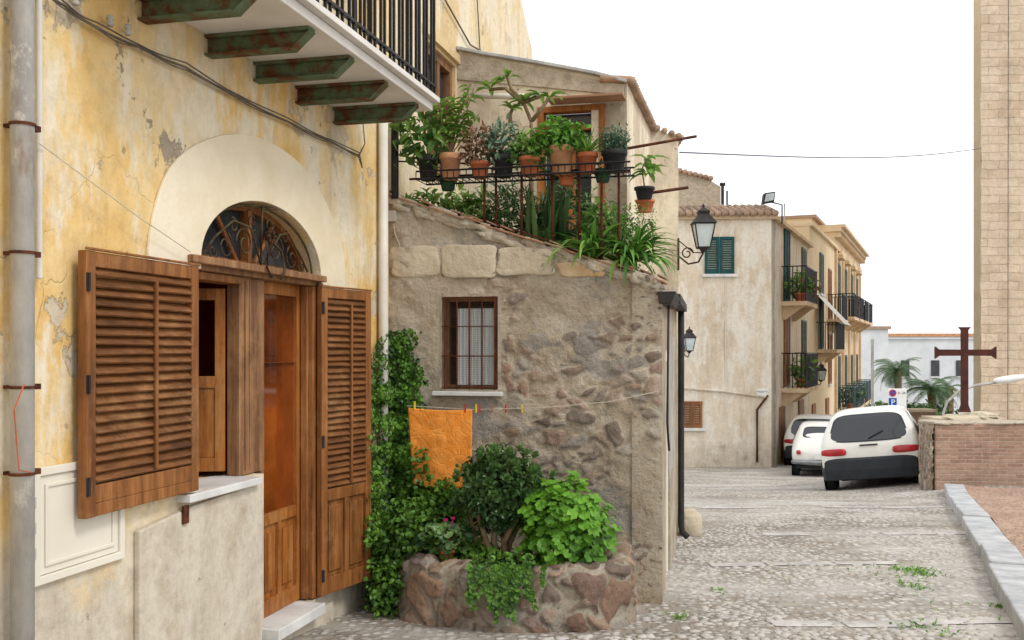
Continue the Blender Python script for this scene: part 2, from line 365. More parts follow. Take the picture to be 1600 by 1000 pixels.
# ---------------------------------------------------------------- leaf helpers
def rdir(up=0.3):
    while True:
        q=Vector((U(-1,1),U(-1,1),U(-1,1)))
        if .05<q.length<1: break
    q.normalize(); q.z+=up
    return q.normalized()
def leaf(mb,p,d,nr,l,w,t,bend=.2):
    side=d.cross(nr)
    if side.length<1e-3: side=d.cross(Vector((.3,.5,.8)))
    side.normalize(); up=side.cross(d).normalized()
    s0=p; s1=p+d*l*.38+up*(.04*l); s2=p+d*l*.74-up*(bend*l*.35); s3=p+d*l-up*(bend*l)
    e=up*(w*.22)
    l1=s1+side*w*.5+e; l2=s2+side*w*.40+e; r1=s1-side*w*.5+e; r2=s2-side*w*.40+e
    mb.add([s0,s1,s2,s3,l1,l2,r1,r2],[(0,1,4),(1,2,5,4),(2,3,5),(0,6,1),(1,6,7,2),(2,7,3)],t)
def disc(mb,p,nr,r,t,n=9):
    a=nr.cross(Vector((.2,.3,.93)))
    if a.length<1e-3: a=Vector((1,0,0))
    a.normalize(); b=nr.cross(a); vs=[p-nr*r*.18]; o=R()*6
    for k in range(n*2):
        q=o+math.pi*k/n; rr=r*(1.0 if k%2 else .86)
        if k==0: rr=r*.35
        vs.append(p+(a*math.cos(q)+b*math.sin(q))*rr+nr*r*.1*math.sin(q*3))
    m=n*2
    mb.add(vs,[(0,1+k,1+(k+1)%m) for k in range(m)],t)
def strap(mb,p,az,el,ln,w,t,droop=1.6,n=7):
    p=Vector(p); sd=Vector((-math.sin(az),math.cos(az),0)); e=el
    vs=[];fs=[]
    for i in range(n+1):
        f=i/n; ww=w*(.55+.45*math.sin(math.pi*min(1,f*1.6+.1)/1.25)) if f<.6 else w*(1-f)/.4*.9
        ww=max(ww,.001)
        vs+= [p+sd*ww*.5,p-Vector((0,0,ww*.18)),p-sd*ww*.5]
        d=Vector((math.cos(az)*math.cos(e),math.sin(az)*math.cos(e),math.sin(e))); p=p+d*(ln/n); e-=droop/n
    for i in range(n):
        a=i*3; fs+=[(a,a+1,a+4,a+3),(a+1,a+2,a+5,a+4)]
    mb.add(vs,fs,t)
def cloud(mb,c,rad,n,size,wr=.5,up=.3,bend=.25,shell=.35,kind='leaf'):
    c=Vector(c); rad=Vector(rad); sd=R()*50
    for i in range(n):
        q=rdir(0); r=shell+(1-shell)*R()**.6
        k=1+.6*mn.noise(q*1.8+Vector((sd,0,0)))
        p=c+Vector((q.x*rad.x,q.y*rad.y,q.z*rad.z))*r*k
        nr=(q+rdir(up)*.7).normalized(); nr.z+=.35; nr.normalize()
        d=(q*.8+rdir(-.1)).normalized()
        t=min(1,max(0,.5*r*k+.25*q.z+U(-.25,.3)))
        sz=size*U(.65,1.25)
        if kind=='leaf': leaf(mb,p,d,nr,sz,sz*wr,t,bend)
        else: disc(mb,p,nr,sz*.5,t,5)
# ---------------------------------------------------------------- ground
TAB=[(-80,-1.2),(0,-1.45),(5.5,-1.6),(6.5,-1.68),(10,-1.84),(16.2,-2.27),(22.8,-2.93),(27,-3.15),(54,-4.6),(80,-6.5),(130,-9),(4000,-30)]
def H(x,y):
    for (a,za),(b,zb) in zip(TAB,TAB[1:]):
        if y<=b:
            z=za+(zb-za)*(y-a)/(b-a); break
    else: z=TAB[-1][1]
    w=max(0,min(1,(y-13.5)/1.5))*max(0,min(1,(21-y)/2))
    z+=w*max(-.07,min(.13,(x-5.88)*.11))*(1 if x<9 else 0)
    if 4<y<30 and abs(x)<14: z+=.02*mn.noise(Vector((x*.7,y*.7,0)))
    return z
def sheet(mb,xs,ys,dz=0):
    n=len(xs); vs=[(x,y,H(x,y)+dz) for y in ys for x in xs]
    mb.add(vs,[(j*n+i,j*n+i+1,(j+1)*n+i+1,(j+1)*n+i) for j in range(len(ys)-1) for i in range(n-1)])
xs=[-3000,-600,-120,-40,-15,-8,-4]+[-3+.3*i for i in range(54)]+[14,16,20,30,45,80,300,900,3000]
ys=[-80,-20,-5,0,2,3,4]+[4.5+.3*i for i in range(85)]+[31,33,36,40,45,50,54,60,70,80,100,130,200,400,900,2000,4000]
g=MB(); sheet(g,xs,ys); struct(g.build('ground',M['cobble'],smooth=True,fix=False))
def strip(y0,y1,x0,x1,skew,keep=.75):
    m=MB(); x=x0
    while x<x1:
        w=U(.4,.85); n=4; ja=U(-.03,.03)
        if R()<keep:
            for i in range(n):
                xa=x+(w-.02)*i/n; xb=x+(w-.02)*(i+1)/n
                q=[(xa,y0+ja+skew*xa),(xb,y0+ja+skew*xb),(xb,y1+ja+skew*xb),(xa,y1+ja+skew*xa)]
                m.add([(a,b,H(a,b)+.005) for a,b in q],[(0,1,2,3)],R())
        x+=w
    return struct(m.build('paving_strip',M['pave'],fix=False))
strip(5.75,5.93,1.0,3.0,.05,.6); strip(7.9,8.06,1.6,3.8,.05); strip(9.6,9.78,1.75,4.3,.05,.8); strip(12.4,12.6,2.4,5.3,.05); strip(17.3,17.7,2.6,5.0,.02,.9)
Kf=Fr((2.74-5.3*.387,0),(.387,1))
m=MB(); a=3.6
def hp(aa): p=Kf.P(aa,.02,0); return H(p.x,p.y)
while a<15.8:
    ln=U(.9,1.4); x=min(a+ln-.012,16.0); P=Kf.P; j=U(-.01,.01)
    m.hexa([P(a,j,hp(a)-.2),P(x,j,hp(x)-.2),P(x,.27,hp(x)-.2),P(a,.27,hp(a)-.2),P(a,j,hp(a)+.12+j),P(x,j,hp(x)+.12+j),P(x,.27,hp(x)+.12+j),P(a,.27,hp(a)+.12+j)])
    a+=ln
struct(m.build('kerb',M['kerb'],bevel=.015))
m=MB()
av=[3.6+.3*i for i in range(42)]; bv=[.272,.5,.8,1.2,1.6,2,2.5,3.2,4,7,14]
vs=[]
for a in av:
    for b in bv:
        p=Kf.P(a,b,0); q=Kf.P(a,.1,0); vs.append((p.x,p.y,H(q.x,q.y)+.10+.035*mn.noise(Vector((p.x*1.5,p.y*1.5,3)))))
n=len(bv); m.add(vs,[(j*n+i,j*n+i+1,(j+1)*n+i+1,(j+1)*n+i) for j in range(len(av)-1) for i in range(n-1)])
struct(m.build('gravel_terrace',M['gravel'],smooth=True,fix=False))
# ---------------------------------------------------------------- yellow house (left)
yh=thing('yellow_house','weathered yellow plastered house with arched wooden doorway at the left','house',L.P(5,-.2,-1.6))
sE=L.S(607)
a0=1.0303*4.62; a1=1.0303*5.88; ac=(a0+a1)/2; hw=(a1-a0)/2; zs=.42; rise=.345
zsill=-.655; apost=L.S(412); zthr=-1.47
arc=[(ac+hw*math.cos(t),zs+rise*math.sin(t)) for t in [math.pi*i/24 for i in range(25)]]
hole=[(a0,zsill),(apost,zsill),(apost,zthr),(a1,zthr)]+arc
m=MB(); m.prism(L,[(0.8,-2.1),(sE,-2.1),(sE,6.5),(.8,6.5)],-.30,0,[hole]); m.build('wall',M['yellow'],yh)
oc=ac-.03
outer=[(oc+1.03*math.cos(t)+.012*math.sin(t*7),zs+.675*math.sin(t)) for t in [math.pi*i/32 for i in range(33)]]
inner=[(ac+(hw+.002)*math.cos(t),zs+(rise+.002)*math.sin(t)) for t in [math.pi*i/32 for i in range(33)]]
poly=outer+[(oc-1.03,zs-.05),(ac-hw-.002,zs-.05)]+inner[::-1]+[(ac+hw+.002,zs-.04),(oc+1.03,zs-.04)]
m=MB(); m.prism(L,poly,.001,.016); m.build('arch_surround',M['arch'],yh,bevel=.006)
m=MB(); m.prism(L,[(L.S(218,.03),-2.1),(L.S(410,.03),-2.1),(L.S(410,.03),zsill-.036),(L.S(300,.03),zsill-.06),(L.S(218,.03),zsill-.10)],.001,.032); m.build('low_wall_render',M['cream'],yh,bevel=.008)
m=MB(); m.box(L,L.S(298,.07),L.S(411,.07),-.2,.07,zsill-.033,zsill+.004); m.build('window_sill',M['sill'],yh,bevel=.005)
m=MB(); m.box(L,apost-.02,L.S(509,.10),-.28,.10,zthr-.055,zthr+.006); m.build('threshold',M['sill'],yh,bevel=.006)
m=MB(); m.box(L,apost-.05,L.S(520,.02),-.2,.02,-2.0,zthr-.06); m.build('step',M['cream'],yh)
P=L.P
def quad(m,a,b,c,d,t=None): m.add([a,b,c,d],[(0,1,2,3)],t)
m=MB(); i0,i1=a0-.6,a1+.3
quad(m,P(i0,-1.6,-1.6),P(i1,-1.6,-1.6),P(i1,-1.6,1.2),P(i0,-1.6,1.2)); quad(m,P(i1,-1.6,-1.6),P(i1,-.31,-1.6),P(i1,-.31,1.2),P(i1,-1.6,1.2))
quad(m,P(i0,-1.6,-1.6),P(i0,-.31,-1.6),P(i0,-.31,1.2),P(i0,-1.6,1.2)); quad(m,P(i0,-1.6,1.2),P(i1,-1.6,1.2),P(i1,-.31,1.2),P(i0,-.31,1.2)); quad(m,P(i0,-1.6,-1.6),P(i1,-1.6,-1.6),P(i1,-.31,-1.6),P(i0,-.31,-1.6))
m.build('interior_wall',M['inside'],yh)
zt=zs-.052
m=MB(); m.box(L,a0-.02,a1-.002,-.13,.0,zt,zs-.003); m.box(L,a0-.12,a1+.01,.0165,.05,zs-.028,zs+.008); m.build('transom_beam',M['olddoor'],yh,bevel=.005)
fan=[(ac+(hw-.002)*math.cos(t),zs+(rise-.004)*math.sin(t)+.002) for t in [math.pi*i/24 for i in range(25)]]
fin=[(ac+(hw-.05)*math.cos(t),zs+.04+(rise-.08)*math.sin(t)) for t in [math.pi*i/24 for i in range(25)]]
m=MB(); m.prism(L,fan,-.15,-.10,[fin])
for an in (58,122):
    c_=math.cos(math.radians(an)); s_=math.sin(math.radians(an))
    m.tube([P(ac+.18*c_,-.12,zs+.04),P(ac+hw*.93*c_,-.12,zs+.02+rise*.9*s_)],.014,6)
m.box(L,ac-.02,ac+.02,-.14,-.09,zs+.03,zs+rise-.03)
fl=m.build('fanlight_frame',M['wood'],yh,bevel=.003)
m=MB(); m.prism(L,fin,-.145,-.14); m.build('pane',M['glassdark'],fl)
m=MB()
def spiral(ca,cz,r0,turn,st,b=-.03,n=22,dr=.75):
    pts=[]
    for i in range(n):
        f=i/(n-1); q=st+turn*f*2*math.pi; r=r0*(1-dr*f); pts.append(P(ca+r*math.cos(q),b,cz+r*math.sin(q)))
    return pts
m.tube([P(ac,-.03,zs+.02),P(ac,-.02,zs+rise-.01)],.006,6)
for sg in (-1,1):
    for (x,z,r,tn,st) in [(.17,.12,.085,1.3,0),(.36,.09,.07,1.2,2),(.09,.24,.05,1.2,4),(.28,.2,.04,1.2,1),(.48,.05,.04,1.1,3)]:
        m.tube(spiral(ac+sg*x,zs+z,r,sg*tn,st if sg>0 else math.pi-st),.0045,5)
    m.tube([P(ac+sg*.02,-.02,zs+.03),P(ac+sg*.16,-.0,zs+.20),P(ac+sg*.30,-.02,zs+.22),P(ac+sg*.46,-.03,zs+.12),P(ac+sg*.56,-.03,zs+.03)],.006,6)
    m.tube([P(ac,.0,zs+.17),P(ac+sg*.08,.05,zs+.10),P(ac+sg*.10,.06,zs+.0),P(ac+sg*.05,.06,zs-.05)],.006,6)
m.tube([P(ac+(hw-.03)*math.cos(t),-.03,zs+.01+(rise-.03)*math.sin(t)) for t in [math.pi*i/24 for i in range(25)]],.006,6)
for k in range(8):
    q=k*math.pi/4; m.lump(P(ac+.03*math.cos(q),.03,zs+.17+.03*math.sin(q)),Vector((.013,0,0)),Vector((0,.006,0)),Vector((0,0,.013)),k,.1,6,4)
m.build('iron_grille',M['iron'],fl,smooth=True)
m=MB(); s0=L.S(374,-.05); s1=L.S(413,-.05)
m.box(L,s0,s1,-.12,-.05,zsill+.005,zt-.001); m.box(L,s1-.03,s1,-.12,-.052,zthr+.007,zsill+.03)
m.box(L,s0+.05,s0+.062,-.05,-.04,zsill+.03,zt-.02); m.box(L,s0+.10,s0+.106,-.05,-.045,zsill+.03,zt-.02)
m.build('door_post',M['olddoor'],yh,bevel=.006)
m=MB(); m.box(L,a0+.002,a0+.05,-.14,-.03,zsill+.005,zt-.001); m.box(L,a0+.05,s0,-.14,-.03,zt-.04,zt-.002); m.build('window_frame',M['wood'],yh,bevel=.004)
e=L.P(s0,-.13,0); I=Fr((e.x,e.y),L.d*-.42-L.n*1.0)
m=MB()
for (x0,x1,z0,z1) in [(0,.05,zsill+.03,zt-.06),(.34,.39,zsill+.03,zt-.06),(.05,.34,zsill+.03,zsill+.1),(.05,.34,zt-.12,zt-.06),(.05,.34,-.2,-.14)]: m.box(I,x0,x1,-.02,.02,z0,z1)
m.box(I,.05,.34,-.012,.004,zsill+.1,-.2); m.box(I,.1,.29,.004,.012,zsill+.16,-.26)
m.build('inner_casement',M['woodl'],yh,bevel=.003)
m=MB(); b_=-.9; s2=a0+.0
for (x0,x1,z0,z1) in [(0,.07,-1.5,.36),(.55,.62,-1.5,.36),(.07,.55,.28,.36),(.07,.55,-.35,-.28)]: m.box(L,s2-.1+x0,s2-.1+x1,b_-.02,b_+.02,z0,z1)
m.box(L,s2-.03,s2+.45,b_-.018,b_-.01,-1.5,.36)
m.build('inner_cupboard_door',M['woodl'],yh,bevel=.003)
bl=-.12; d0=s1-.01; d1=L.S(470,bl+.04)
def zpx(u,v,b=bl): return L.px(u,v,b)[1]
zA=zpx(463,465); zB=zpx(463,562); zC=zpx(463,580); zD=zpx(463,785); zf=zthr+.008
m=MB(); sw=.055
m.box(L,d0,d0+sw,bl,bl+.04,zf,zt-.002); m.box(L,d1-sw,d1-.001,bl,bl+.04,zf,zt-.002)
m.box(L,d0+sw,d1-sw,bl,bl+.038,zA,zt-.002); m.box(L,d0+sw,d1-sw,bl,bl+.038,zB-.012,zC+.055); m.box(L,d0+sw,d1-sw,bl,bl+.038,zD-.06,zD); m.box(L,d0+sw,d1-sw,bl,bl+.038,zf,zthr+.10)
m.box(L,d0+sw,d1-sw,bl+.005,bl+.018,zthr+.1,zD-.06)
mid=(d0+d1)/2
m.box(L,mid-.02,mid+.02,bl+.018,bl+.036,zthr+.1,zD-.06)
for x0,x1 in ((d0+sw+.03,mid-.05),(mid+.05,d1-sw-.03)): m.box(L,x0,x1,bl+.018,bl+.032,zthr+.14,zD-.11)
dl=m.build('door',M['woodl'],yh,bevel=.006)
gl=N('door_glass',.06,.9); gl.col(gl.ramp(gl.noise(1.5,4,.6),[(.35,lin((60,28,10))),(.65,lin((140,66,20)))])); M['doorglass']=gl.m  # orange reflection of the towel is painted into the glass colour
for z0,z1 in ((zC+.055,zA),(zD,zB-.012)):
    m=MB(); m.box(L,d0+sw,d1-sw,bl+.012,bl+.018,z0,z1); m.build('glass_pane',M['doorglass'],dl)
m=MB(); m.box(L,d1,a1-.001,bl,-.001,zf,zt-.002); m.box(L,d1-.02,d1,bl+.045,-.03,zf,zt-.002); m.box(L,a1-.03,a1+.02,.001,.02,zf,zt+.02); m.build('door_jamb',M['wood'],yh,bevel=.006)
def shutter(o2,e2,z0,z1,zl0,th=.038,lab=None,panel=False):
    f=Fr(o2,(Vector(e2)-Vector(o2))); w=(Vector(e2)-Vector(o2)).length
    m=MB(); st=.058
    m.box(f,0,st,-th,0,z0,z1); m.box(f,w-st,w,-th,0,z0,z1); m.box(f,st,w-st,-th,-.002,z1-.06,z1-.001); m.box(f,st,w-st,-th,-.002,zl0-.07,zl0)
    m.box(f,-.004,w+.004,-.006,.006,z1+.001,z1+.012)
    if panel:
        m.box(f,st,w-st,-th,-.002,z0+.001,z0+.1); m.box(f,st,w-st,-.03,-.018,z0+.1,zl0-.07)
        c=w/2; m.box(f,c-.02,c+.02,-.018,-.003,z0+.1,zl0-.07)
        for x0,x1 in ((st+.02,c-.035),(c+.035,w-st-.02)): m.box(f,x0,x1,-.018,-.006,z0+.13,zl0-.1)
    elif zl0-.07>z0: m.box(f,st,w-st,-th,-.002,z0+.001,zl0-.07)
    o=m.build('shutter',M['wood'],yh,bevel=.004,label=lab)
    m=MB(); z=zl0+.008; pit=.0375
    while z<z1-.075:
        j=U(-.0025,.0025); pts=[(b,zz+j) for (b,zz) in ((-.036,z+.036),(-.03,z+.042),(.004,z+.006),(-.002,z))]
        k=U(-.003,.003); vs=[f.P(st,b,zz+k) for b,zz in pts]+[f.P(w-st,b,zz-k) for b,zz in pts]
        m.add(vs,[(0,1,2,3),(7,6,5,4),(0,4,5,1),(1,5,6,2),(2,6,7,3),(3,7,4,0)],R()); z+=pit
    m.build('louvre_slats',M['woodh'],o)
    c=w*.56; m=MB(); m.box(f,c-.008,c+.008,.003,.015,zl0+.02,z1-.09); m.build('tilt_rod',M['wood'],o,bevel=.003)
    for hz in (z0+.12,(z0+z1)/2,z1-.12):
        m=MB(); m.tube([f.P(.01,.006,hz-.035),f.P(.01,.006,hz+.035)],.006,8); m.box(f,.0,.020,-.001,.003,hz-.035,hz+.035); m.build('hinge',M['dark'],o)
    return o
pl=L.W(135,500,.075); pr=L.W(311,500,.065)
shutter((pl.x,pl.y),(pr.x,pr.y),-.64,.372,-.52,lab='louvred shutter folded back against the wall over the white meter cover')
pr0=L.W(503,500,.045)
shutter((pr0.x,pr0.y),(-.885,6.27),-1.45,.36,-.83,lab='tall louvred shutter on the street side of the door',panel=True)
m=MB(); m.box(L,L.S(283,.03),L.S(291,.03),.032,.045,-.78,-.70); m.build('shutter_catch',M['rust'],yh)
# balcony
zb=1.475
m=MB(); y0=1.0303*3.7; y1=L.S(528)+.17
m.box(L,y0,y1,.001,.56,zb,zb+.05); bal=m.build('balcony_slab',M['concrete'],yh,bevel=.006)
m=MB(); m.box(L,y0-.02,y1+.02,.5,.60,zb+.052,zb+.085); m.box(L,y0-.02,y1+.02,.001,.5,zb+.052,zb+.08); m.build('slab_edge',M['concrete'],bal,bevel=.004)
for u in (523,465,400,325,222):
    s=L.S(u); m=MB()
    for (c0,c1,z0,z1) in ((-.035,.035,zb-.016,zb-.001),(-.035,.035,zb-.1,zb-.088),(-.006,.006,zb-.088,zb-.016)):
        k=.53 if z0>zb-.05 else .44
        m.box(L,s+c0,s+c1,.001,k,z0,z1)
    m.add([P(s-.006,.44,zb-.1),P(s+.006,.44,zb-.1),P(s+.006,.53,zb-.017),P(s-.006,.53,zb-.017),P(s-.006,.44,zb-.017),P(s+.006,.44,zb-.017)],[(0,1,2,3),(3,2,5,4),(0,3,4),(1,5,2)])
    m.add([P(s-.035,.44,zb-.1),P(s+.035,.44,zb-.1),P(s+.035,.535,zb-.018),P(s-.035,.535,zb-.018)],[(0,1,2,3)])
    m.build('bracket',M['greenrust'],bal,bevel=.002)
m=MB(); zr0=zb+.09; zr1=zb+.98; x=y0+.02; k=0
while x<y1:
    m.box(L,x-.007,x+.007,.565,.579,zr0,zr1); x+=.055 if k%2 else .085; k+=1
m.box(L,y0,y1,.555,.59,zr1,zr1+.02); m.box(L,y0,y1,.56,.584,zr0+.05,zr0+.065)
x=.05
while x<.57: m.box(L,y1-.014,y1,x-.007,x+.007,zr0,zr1); x+=.085
m.box(L,y1-.02,y1+.002,0.001,.555,zr1,zr1+.02)
m.build('railing',M['black'],bal)
def pipe(par,u,wpx,z0,z1,b,mat,name='drainpipe',brk=()):
    s=L.S(u,b); p=P(s,b,0); r=wpx/2/F*p.y
    m=MB(); m.tube([P(s,b,z0),P(s,b,z1)],r,14); o=m.build(name,mat,par,smooth=True)
    for v in brk:
        z=p.y*(HZ-v)/F; m=MB(); m.tube([P(s,b,z-.005),P(s,b,z+.005)],r+.005,14); m.box(L,s-.01,s+.01,0,b,z-.006,z+.006); m.box(L,s+r,s+r+.04,b-.01,b+.01,z-.01,z+.01); m.build('pipe_clamp',M['rust'],o)
    return s,r
pipe(yh,35,36,-2,5.5,.07,M['greypipe'],brk=(195,395,605,740))
m=MB(); s=L.S(61,.03); pts=[]; z=.25
while z<1.35: pts.append(P(s,.03,z)); z+=.006
m.tube(pts,[.0105 if i%2 else .0135 for i in range(len(pts))],8)
pp=[P(s,.03,1.35)+(L.P(-.12*f,.02*f,.0)-L.P(0,0,0))+Vector((0,0,-.04*math.sin(f*3.14)+.02*f)) for f in [i/20 for i in range(21)]]
m.tube(pp,[.0105 if i%2 else .0135 for i in range(21)],8); m.build('corrugated_conduit',M['whitepvc'],yh,smooth=True)
pipe(yh,599,15,-1.2,1.6,.045,M['whitepvc'])
ma=lambda u,v:L.px(u,v,.02)
x0=L.S(54,.02); x1=L.S(195,.02); z0=ma(54,918)[1]; z1=ma(54,733)[1]
m=MB(); m.prism(L,[(x0,z0),(x1,z0),(x1,z1),(x0,z1)],.001,.022,[[(x0+.03,z0+.03),(x1-.03,z0+.03),(x1-.03,z1-.03),(x0+.03,z1-.03)]])
m.prism(L,[(x0+.032,z0+.032),(x1-.032,z0+.032),(x1-.032,z1-.032),(x0+.032,z1-.032)],.001,.012)
m.prism(L,[(x0+.06,z0+.06),(x1-.06,z0+.06),(x1-.06,z1-.06),(x0+.06,z1-.06)],.012,.019,[[(x0+.075,z0+.075),(x1-.075,z0+.075),(x1-.075,z1-.075),(x0+.075,z1-.075)]])
mc=m.build('meter_cover',M['whitemetal'],yh,bevel=.003)
for zz in (z0+.12,(z0+z1)/2,z1-.12):
    m=MB(); m.box(L,x0-.006,x0+.002,.004,.026,zz-.02,zz+.02); m.build('hinge',M['greypipe'],mc)
m=MB(); pts=[L.W(u,v,.03) for u,v in [(60,-20),(100,8),(150,42),(215,72),(290,105),(370,150),(450,190),(520,222),(562,243)]]
def smoothpts(p,k=5):
    out=[]
    for i in range(len(p)-1):
        for j in range(k): out.append(p[i].lerp(p[i+1],j/k)+Vector((0,0,-.006*math.sin(math.pi*j/k))))
    out.append(p[-1]); return out
q=smoothpts(pts); m.tube(q,.0055,6); m.tube([x+Vector((.004,0,.013+.006*math.sin(i*.7))) for i,x in enumerate(q)],.0035,6); m.tube([x+Vector((.004,0,-.010+.005*math.sin(i*.9))) for i,x in enumerate(q)],.003,6)
m.tube([L.W(562,243,.03),L.W(566,262,.05),L.W(560,245,.05),L.W(570,225,.04),L.W(567,190,.03)],.004,6)
tag(m.build('electric_cable',M['wirem'],smooth=True),'bundle of grey cables running down the yellow wall over the arch','cable')
for (u,v) in ((118,0),(172,33),(200,47)):
    m=MB(); p=L.W(u,v,.04); m.lathe(p,[(0,-.02),(.012,-.02),(.016,-.01),(.008,0),(.016,.01),(.012,.022),(0,.024)],10); m.tube([p,L.W(u,v+4,0)],.004,6)
    tag(m.build('cable_insulator',M['greypipe'],smooth=True),{118:'small insulator highest on the wall by the grey drainpipe',172:'insulator on yellow wall, left of the close pair',200:'insulator on yellow wall, right of the close pair'}[u],'insulator')
m=MB(); m.tube([L.W(56,220,.05),L.W(130,275,.07),L.W(215,338,.06),L.W(298,394,.05)],.0025,5); tag(m.build('thin_string',M['rope']),'thin white string strung from the grey drainpipe to the arch','string')
m=MB(); m.tube([L.W(38,600,.13),L.W(22,640,.13),L.W(26,690,.12),L.W(30,735,.12),L.W(48,738,.12)],.0025,5); tag(m.build('loose_wire',pm('orange_wire',(170,84,50),(190,104,70),5,.6,0)),'loose orange wire dangling at the lower part of grey drainpipe','wire')
# ---------------------------------------------------------------- cream house behind on the same line
ch=thing('cream_house','tall cream yellow house rising behind the plant terrace','house',L.P(9,-.2,-1.6))
w0=L.px(668,85); w1=L.px(712,190); zt_=2.42
p1=L.px(832,97); p2=L.px(815,0)
m=MB(); hl=[(w0[0],1.35),(w1[0],1.35),(w1[0],zt_),(w0[0],zt_)]
m.prism(L,[(sE+.004,-2.2),(p1[0],-2.2),p1,(p1[0]-.02,p1[1]+.15),p2,(p2[0]-.35,p2[1]+1.0),(p2[0]-1.2,p2[1]+2),(sE+.004,6.4)],-.5,-.004,[hl]); m.build('wall',M['yellow2'],ch)
m=MB(); m.box(L,w0[0],w0[0]+.06,-.10,-.03,1.35,zt_); m.box(L,w1[0]-.06,w1[0],-.10,-.03,1.35,zt_); m.box(L,w0[0]+.06,w1[0]-.06,-.10,-.03,zt_-.07,zt_); m.box(L,(w0[0]+w1[0])/2-.03,(w0[0]+w1[0])/2+.03,-.1,-.03,1.35,zt_-.07)
wf=m.build('window',M['olddoor'],ch,bevel=.004); m=MB(); m.box(L,w0[0]+.06,w1[0]-.06,-.12,-.09,1.35,zt_-.07); m.build('pane',M['glassdark'],wf)
m=MB(); m.box(L,w0[0]-.12,w1[0]+.1,-.003,.03,zt_+.03,zt_+.10); m.build('lintel_moulding',M['yellow2'],ch)
pipe(ch,617,12,1.05,1.62,.05,M['dark'],'dark_vent_pipe')
m=MB(); m.tube([L.W(690,-10,.02),L.W(735,70,.02),L.W(752,80,.02)],.008,5); m.tube([L.W(745,-10,.02),L.W(750,78,.02)],.006,5)
tag(m.build('wall_cable',M['wirem']),'grey cable hanging on the cream wall above the terrace roof','cable')
# ---------------------------------------------------------------- stone lean-to
sh=thing('stone_house','low rubble stone house with barred window and sloping tile edge','house',S.P(1,-.3,-1.65))
cs=S.px(1035,545)[0]
tA=S.px(607,305); tB=S.px(1038,441)
def ztop(s): return tA[1]+(tB[1]-tA[1])*(s-tA[0])/(tB[0]-tA[0])
def field(x,z,sc,asp=1.35,dis=.35):
    p=Vector((x*sc,z*sc*asp,1.7)); p+=Vector((mn.noise(p*.9),mn.noise(p*.9+Vector((9,9,9))),0))*dis
    p+=Vector((mn.noise(p*3.1),mn.noise(p*3.1+Vector((5,5,5))),0))*.12
    vd,vp=mn.voronoi(p); q=vp[0]; r=math.sin(q.x*12.9898+q.y*78.233+q.z*37.7)*43758.5453
    return vd[1]-vd[0],r-math.floor(r)
h0=S.px(691,608); h1=S.px(778,463)
step=.0120
def lines(a,b,cuts):
    pts=sorted([a,b]+[c for c in cuts if a<c<b]); out=[]
    for x,y in zip(pts,pts[1:]):
        n=max(1,round((y-x)/step)); out+=[x+(y-x)*i/n for i in range(n)]
    return out+[b]
SX=lines(-.08,cs,[h0[0],h1[0]]); ZX=lines(-1.85,.40,[h0[1],h1[1]]); nt=48
m=MB(); vs=[]; nx=len(SX); rows=[]; SM=[]; ST=[]
for z in ZX: rows.append([z]*nx)
for k in range(1,nt+1): rows.append([.40+(ztop(s)-.40)*k/nt for s in SX])
cl=lambda x:max(0,min(1,x))
for row in rows:
    for s,z in zip(SX,row):
        p=Vector((s,z,0))
        big=mn.noise(p*2.0)*.022; mid=mn.noise(p*6)*.015+mn.noise(p*12)*.006
        sc=7 if mn.noise(p*1.1+Vector((2,7,1)))>-.05 else 11
        ed,rn=field(s,z,sc,1.5,.6)
        ex=cl((mn.noise(p*1.3+Vector((4,4,4)))+.6*mn.noise(p*4)+.30*(s-1.0)+.12*(-.3-z)+.16)*3.0)*(1 if rn>.24 else .15)
        sm=cl((ed-.07)*5)*ex
        fine=mn.noise(p*24)*.005+mn.noise(p*50)*.003
        e=min(1,(cs-s)/.05+.15); near=min(abs(s-h0[0]),abs(s-h1[0])) if h0[1]-.06<z<h1[1]+.06 else 1
        near2=min(abs(z-h0[1]),abs(z-h1[1])) if h0[0]-.06<s<h1[0]+.06 else 1
        k=cl(min(near,near2)/.06)
        vs.append(S.P(s,(big+mid+sm*.015+fine)*e*(.25+.75*k),z)); SM.append(sm*k); ST.append(rn)
fs=[]
for j in range(len(rows)-1):
    for i in range(nx-1):
        if j<len(ZX)-1 and h0[0]-1e-6<=SX[i]<h1[0]-1e-6 and h0[1]-1e-6<=ZX[j]<h1[1]-1e-6: continue
        a=j*nx+i; fs.append((a,a+1,a+nx+1,a+nx))
m.add(vs,fs)
o=m.build('wall',M['rubble'],sh,smooth=True,fix=False); pattr(o,'smask',SM); pattr(o,'stint',ST)
m=MB(); m.prism(S,[(-.08,-2),(cs-.03,-2),(cs-.03,ztop(cs)-.03),(-.08,ztop(-.08)-.03)],-.25,-.05,[[(h0[0],h0[1]),(h1[0],h0[1]),(h1[0],h1[1]),(h0[0],h1[1])]])
for (x0,x1,zz0,zz1) in ((h0[0]-.02,h0[0],h0[1],h1[1]),(h1[0],h1[0]+.02,h0[1],h1[1]),(h0[0],h1[0],h1[1],h1[1]+.02),(h0[0],h1[0],h0[1]-.02,h0[1])): m.box(S,x0,x1,-.049,.004,zz0,zz1)
m.build('wall_core',M['mortar'],sh)
for i,(ua,va,ub,vb,mt) in enumerate([(612,385,687,433,'ashlar'),(690,382,775,434,'ashlar'),(780,387,866,431,'ashlar'),(872,410,945,433,'block_or')]):
    A=S.px(ua,vb); B=S.px(ub,va); m=MB()
    cx=(A[0]+B[0])/2; cz=(A[1]+B[1])/2
    m.lump(S.P(cx,.004,cz),Vector((S.d.x,S.d.y,U(-.05,.0)))*((B[0]-A[0])/2),Vector((S.n.x,S.n.y,0))*.013,Vector((0,0,(B[1]-A[1])/2)),i+30,.2,36,20,.5,.30)
    m.build('limestone_block',M[mt],sh,smooth=True)
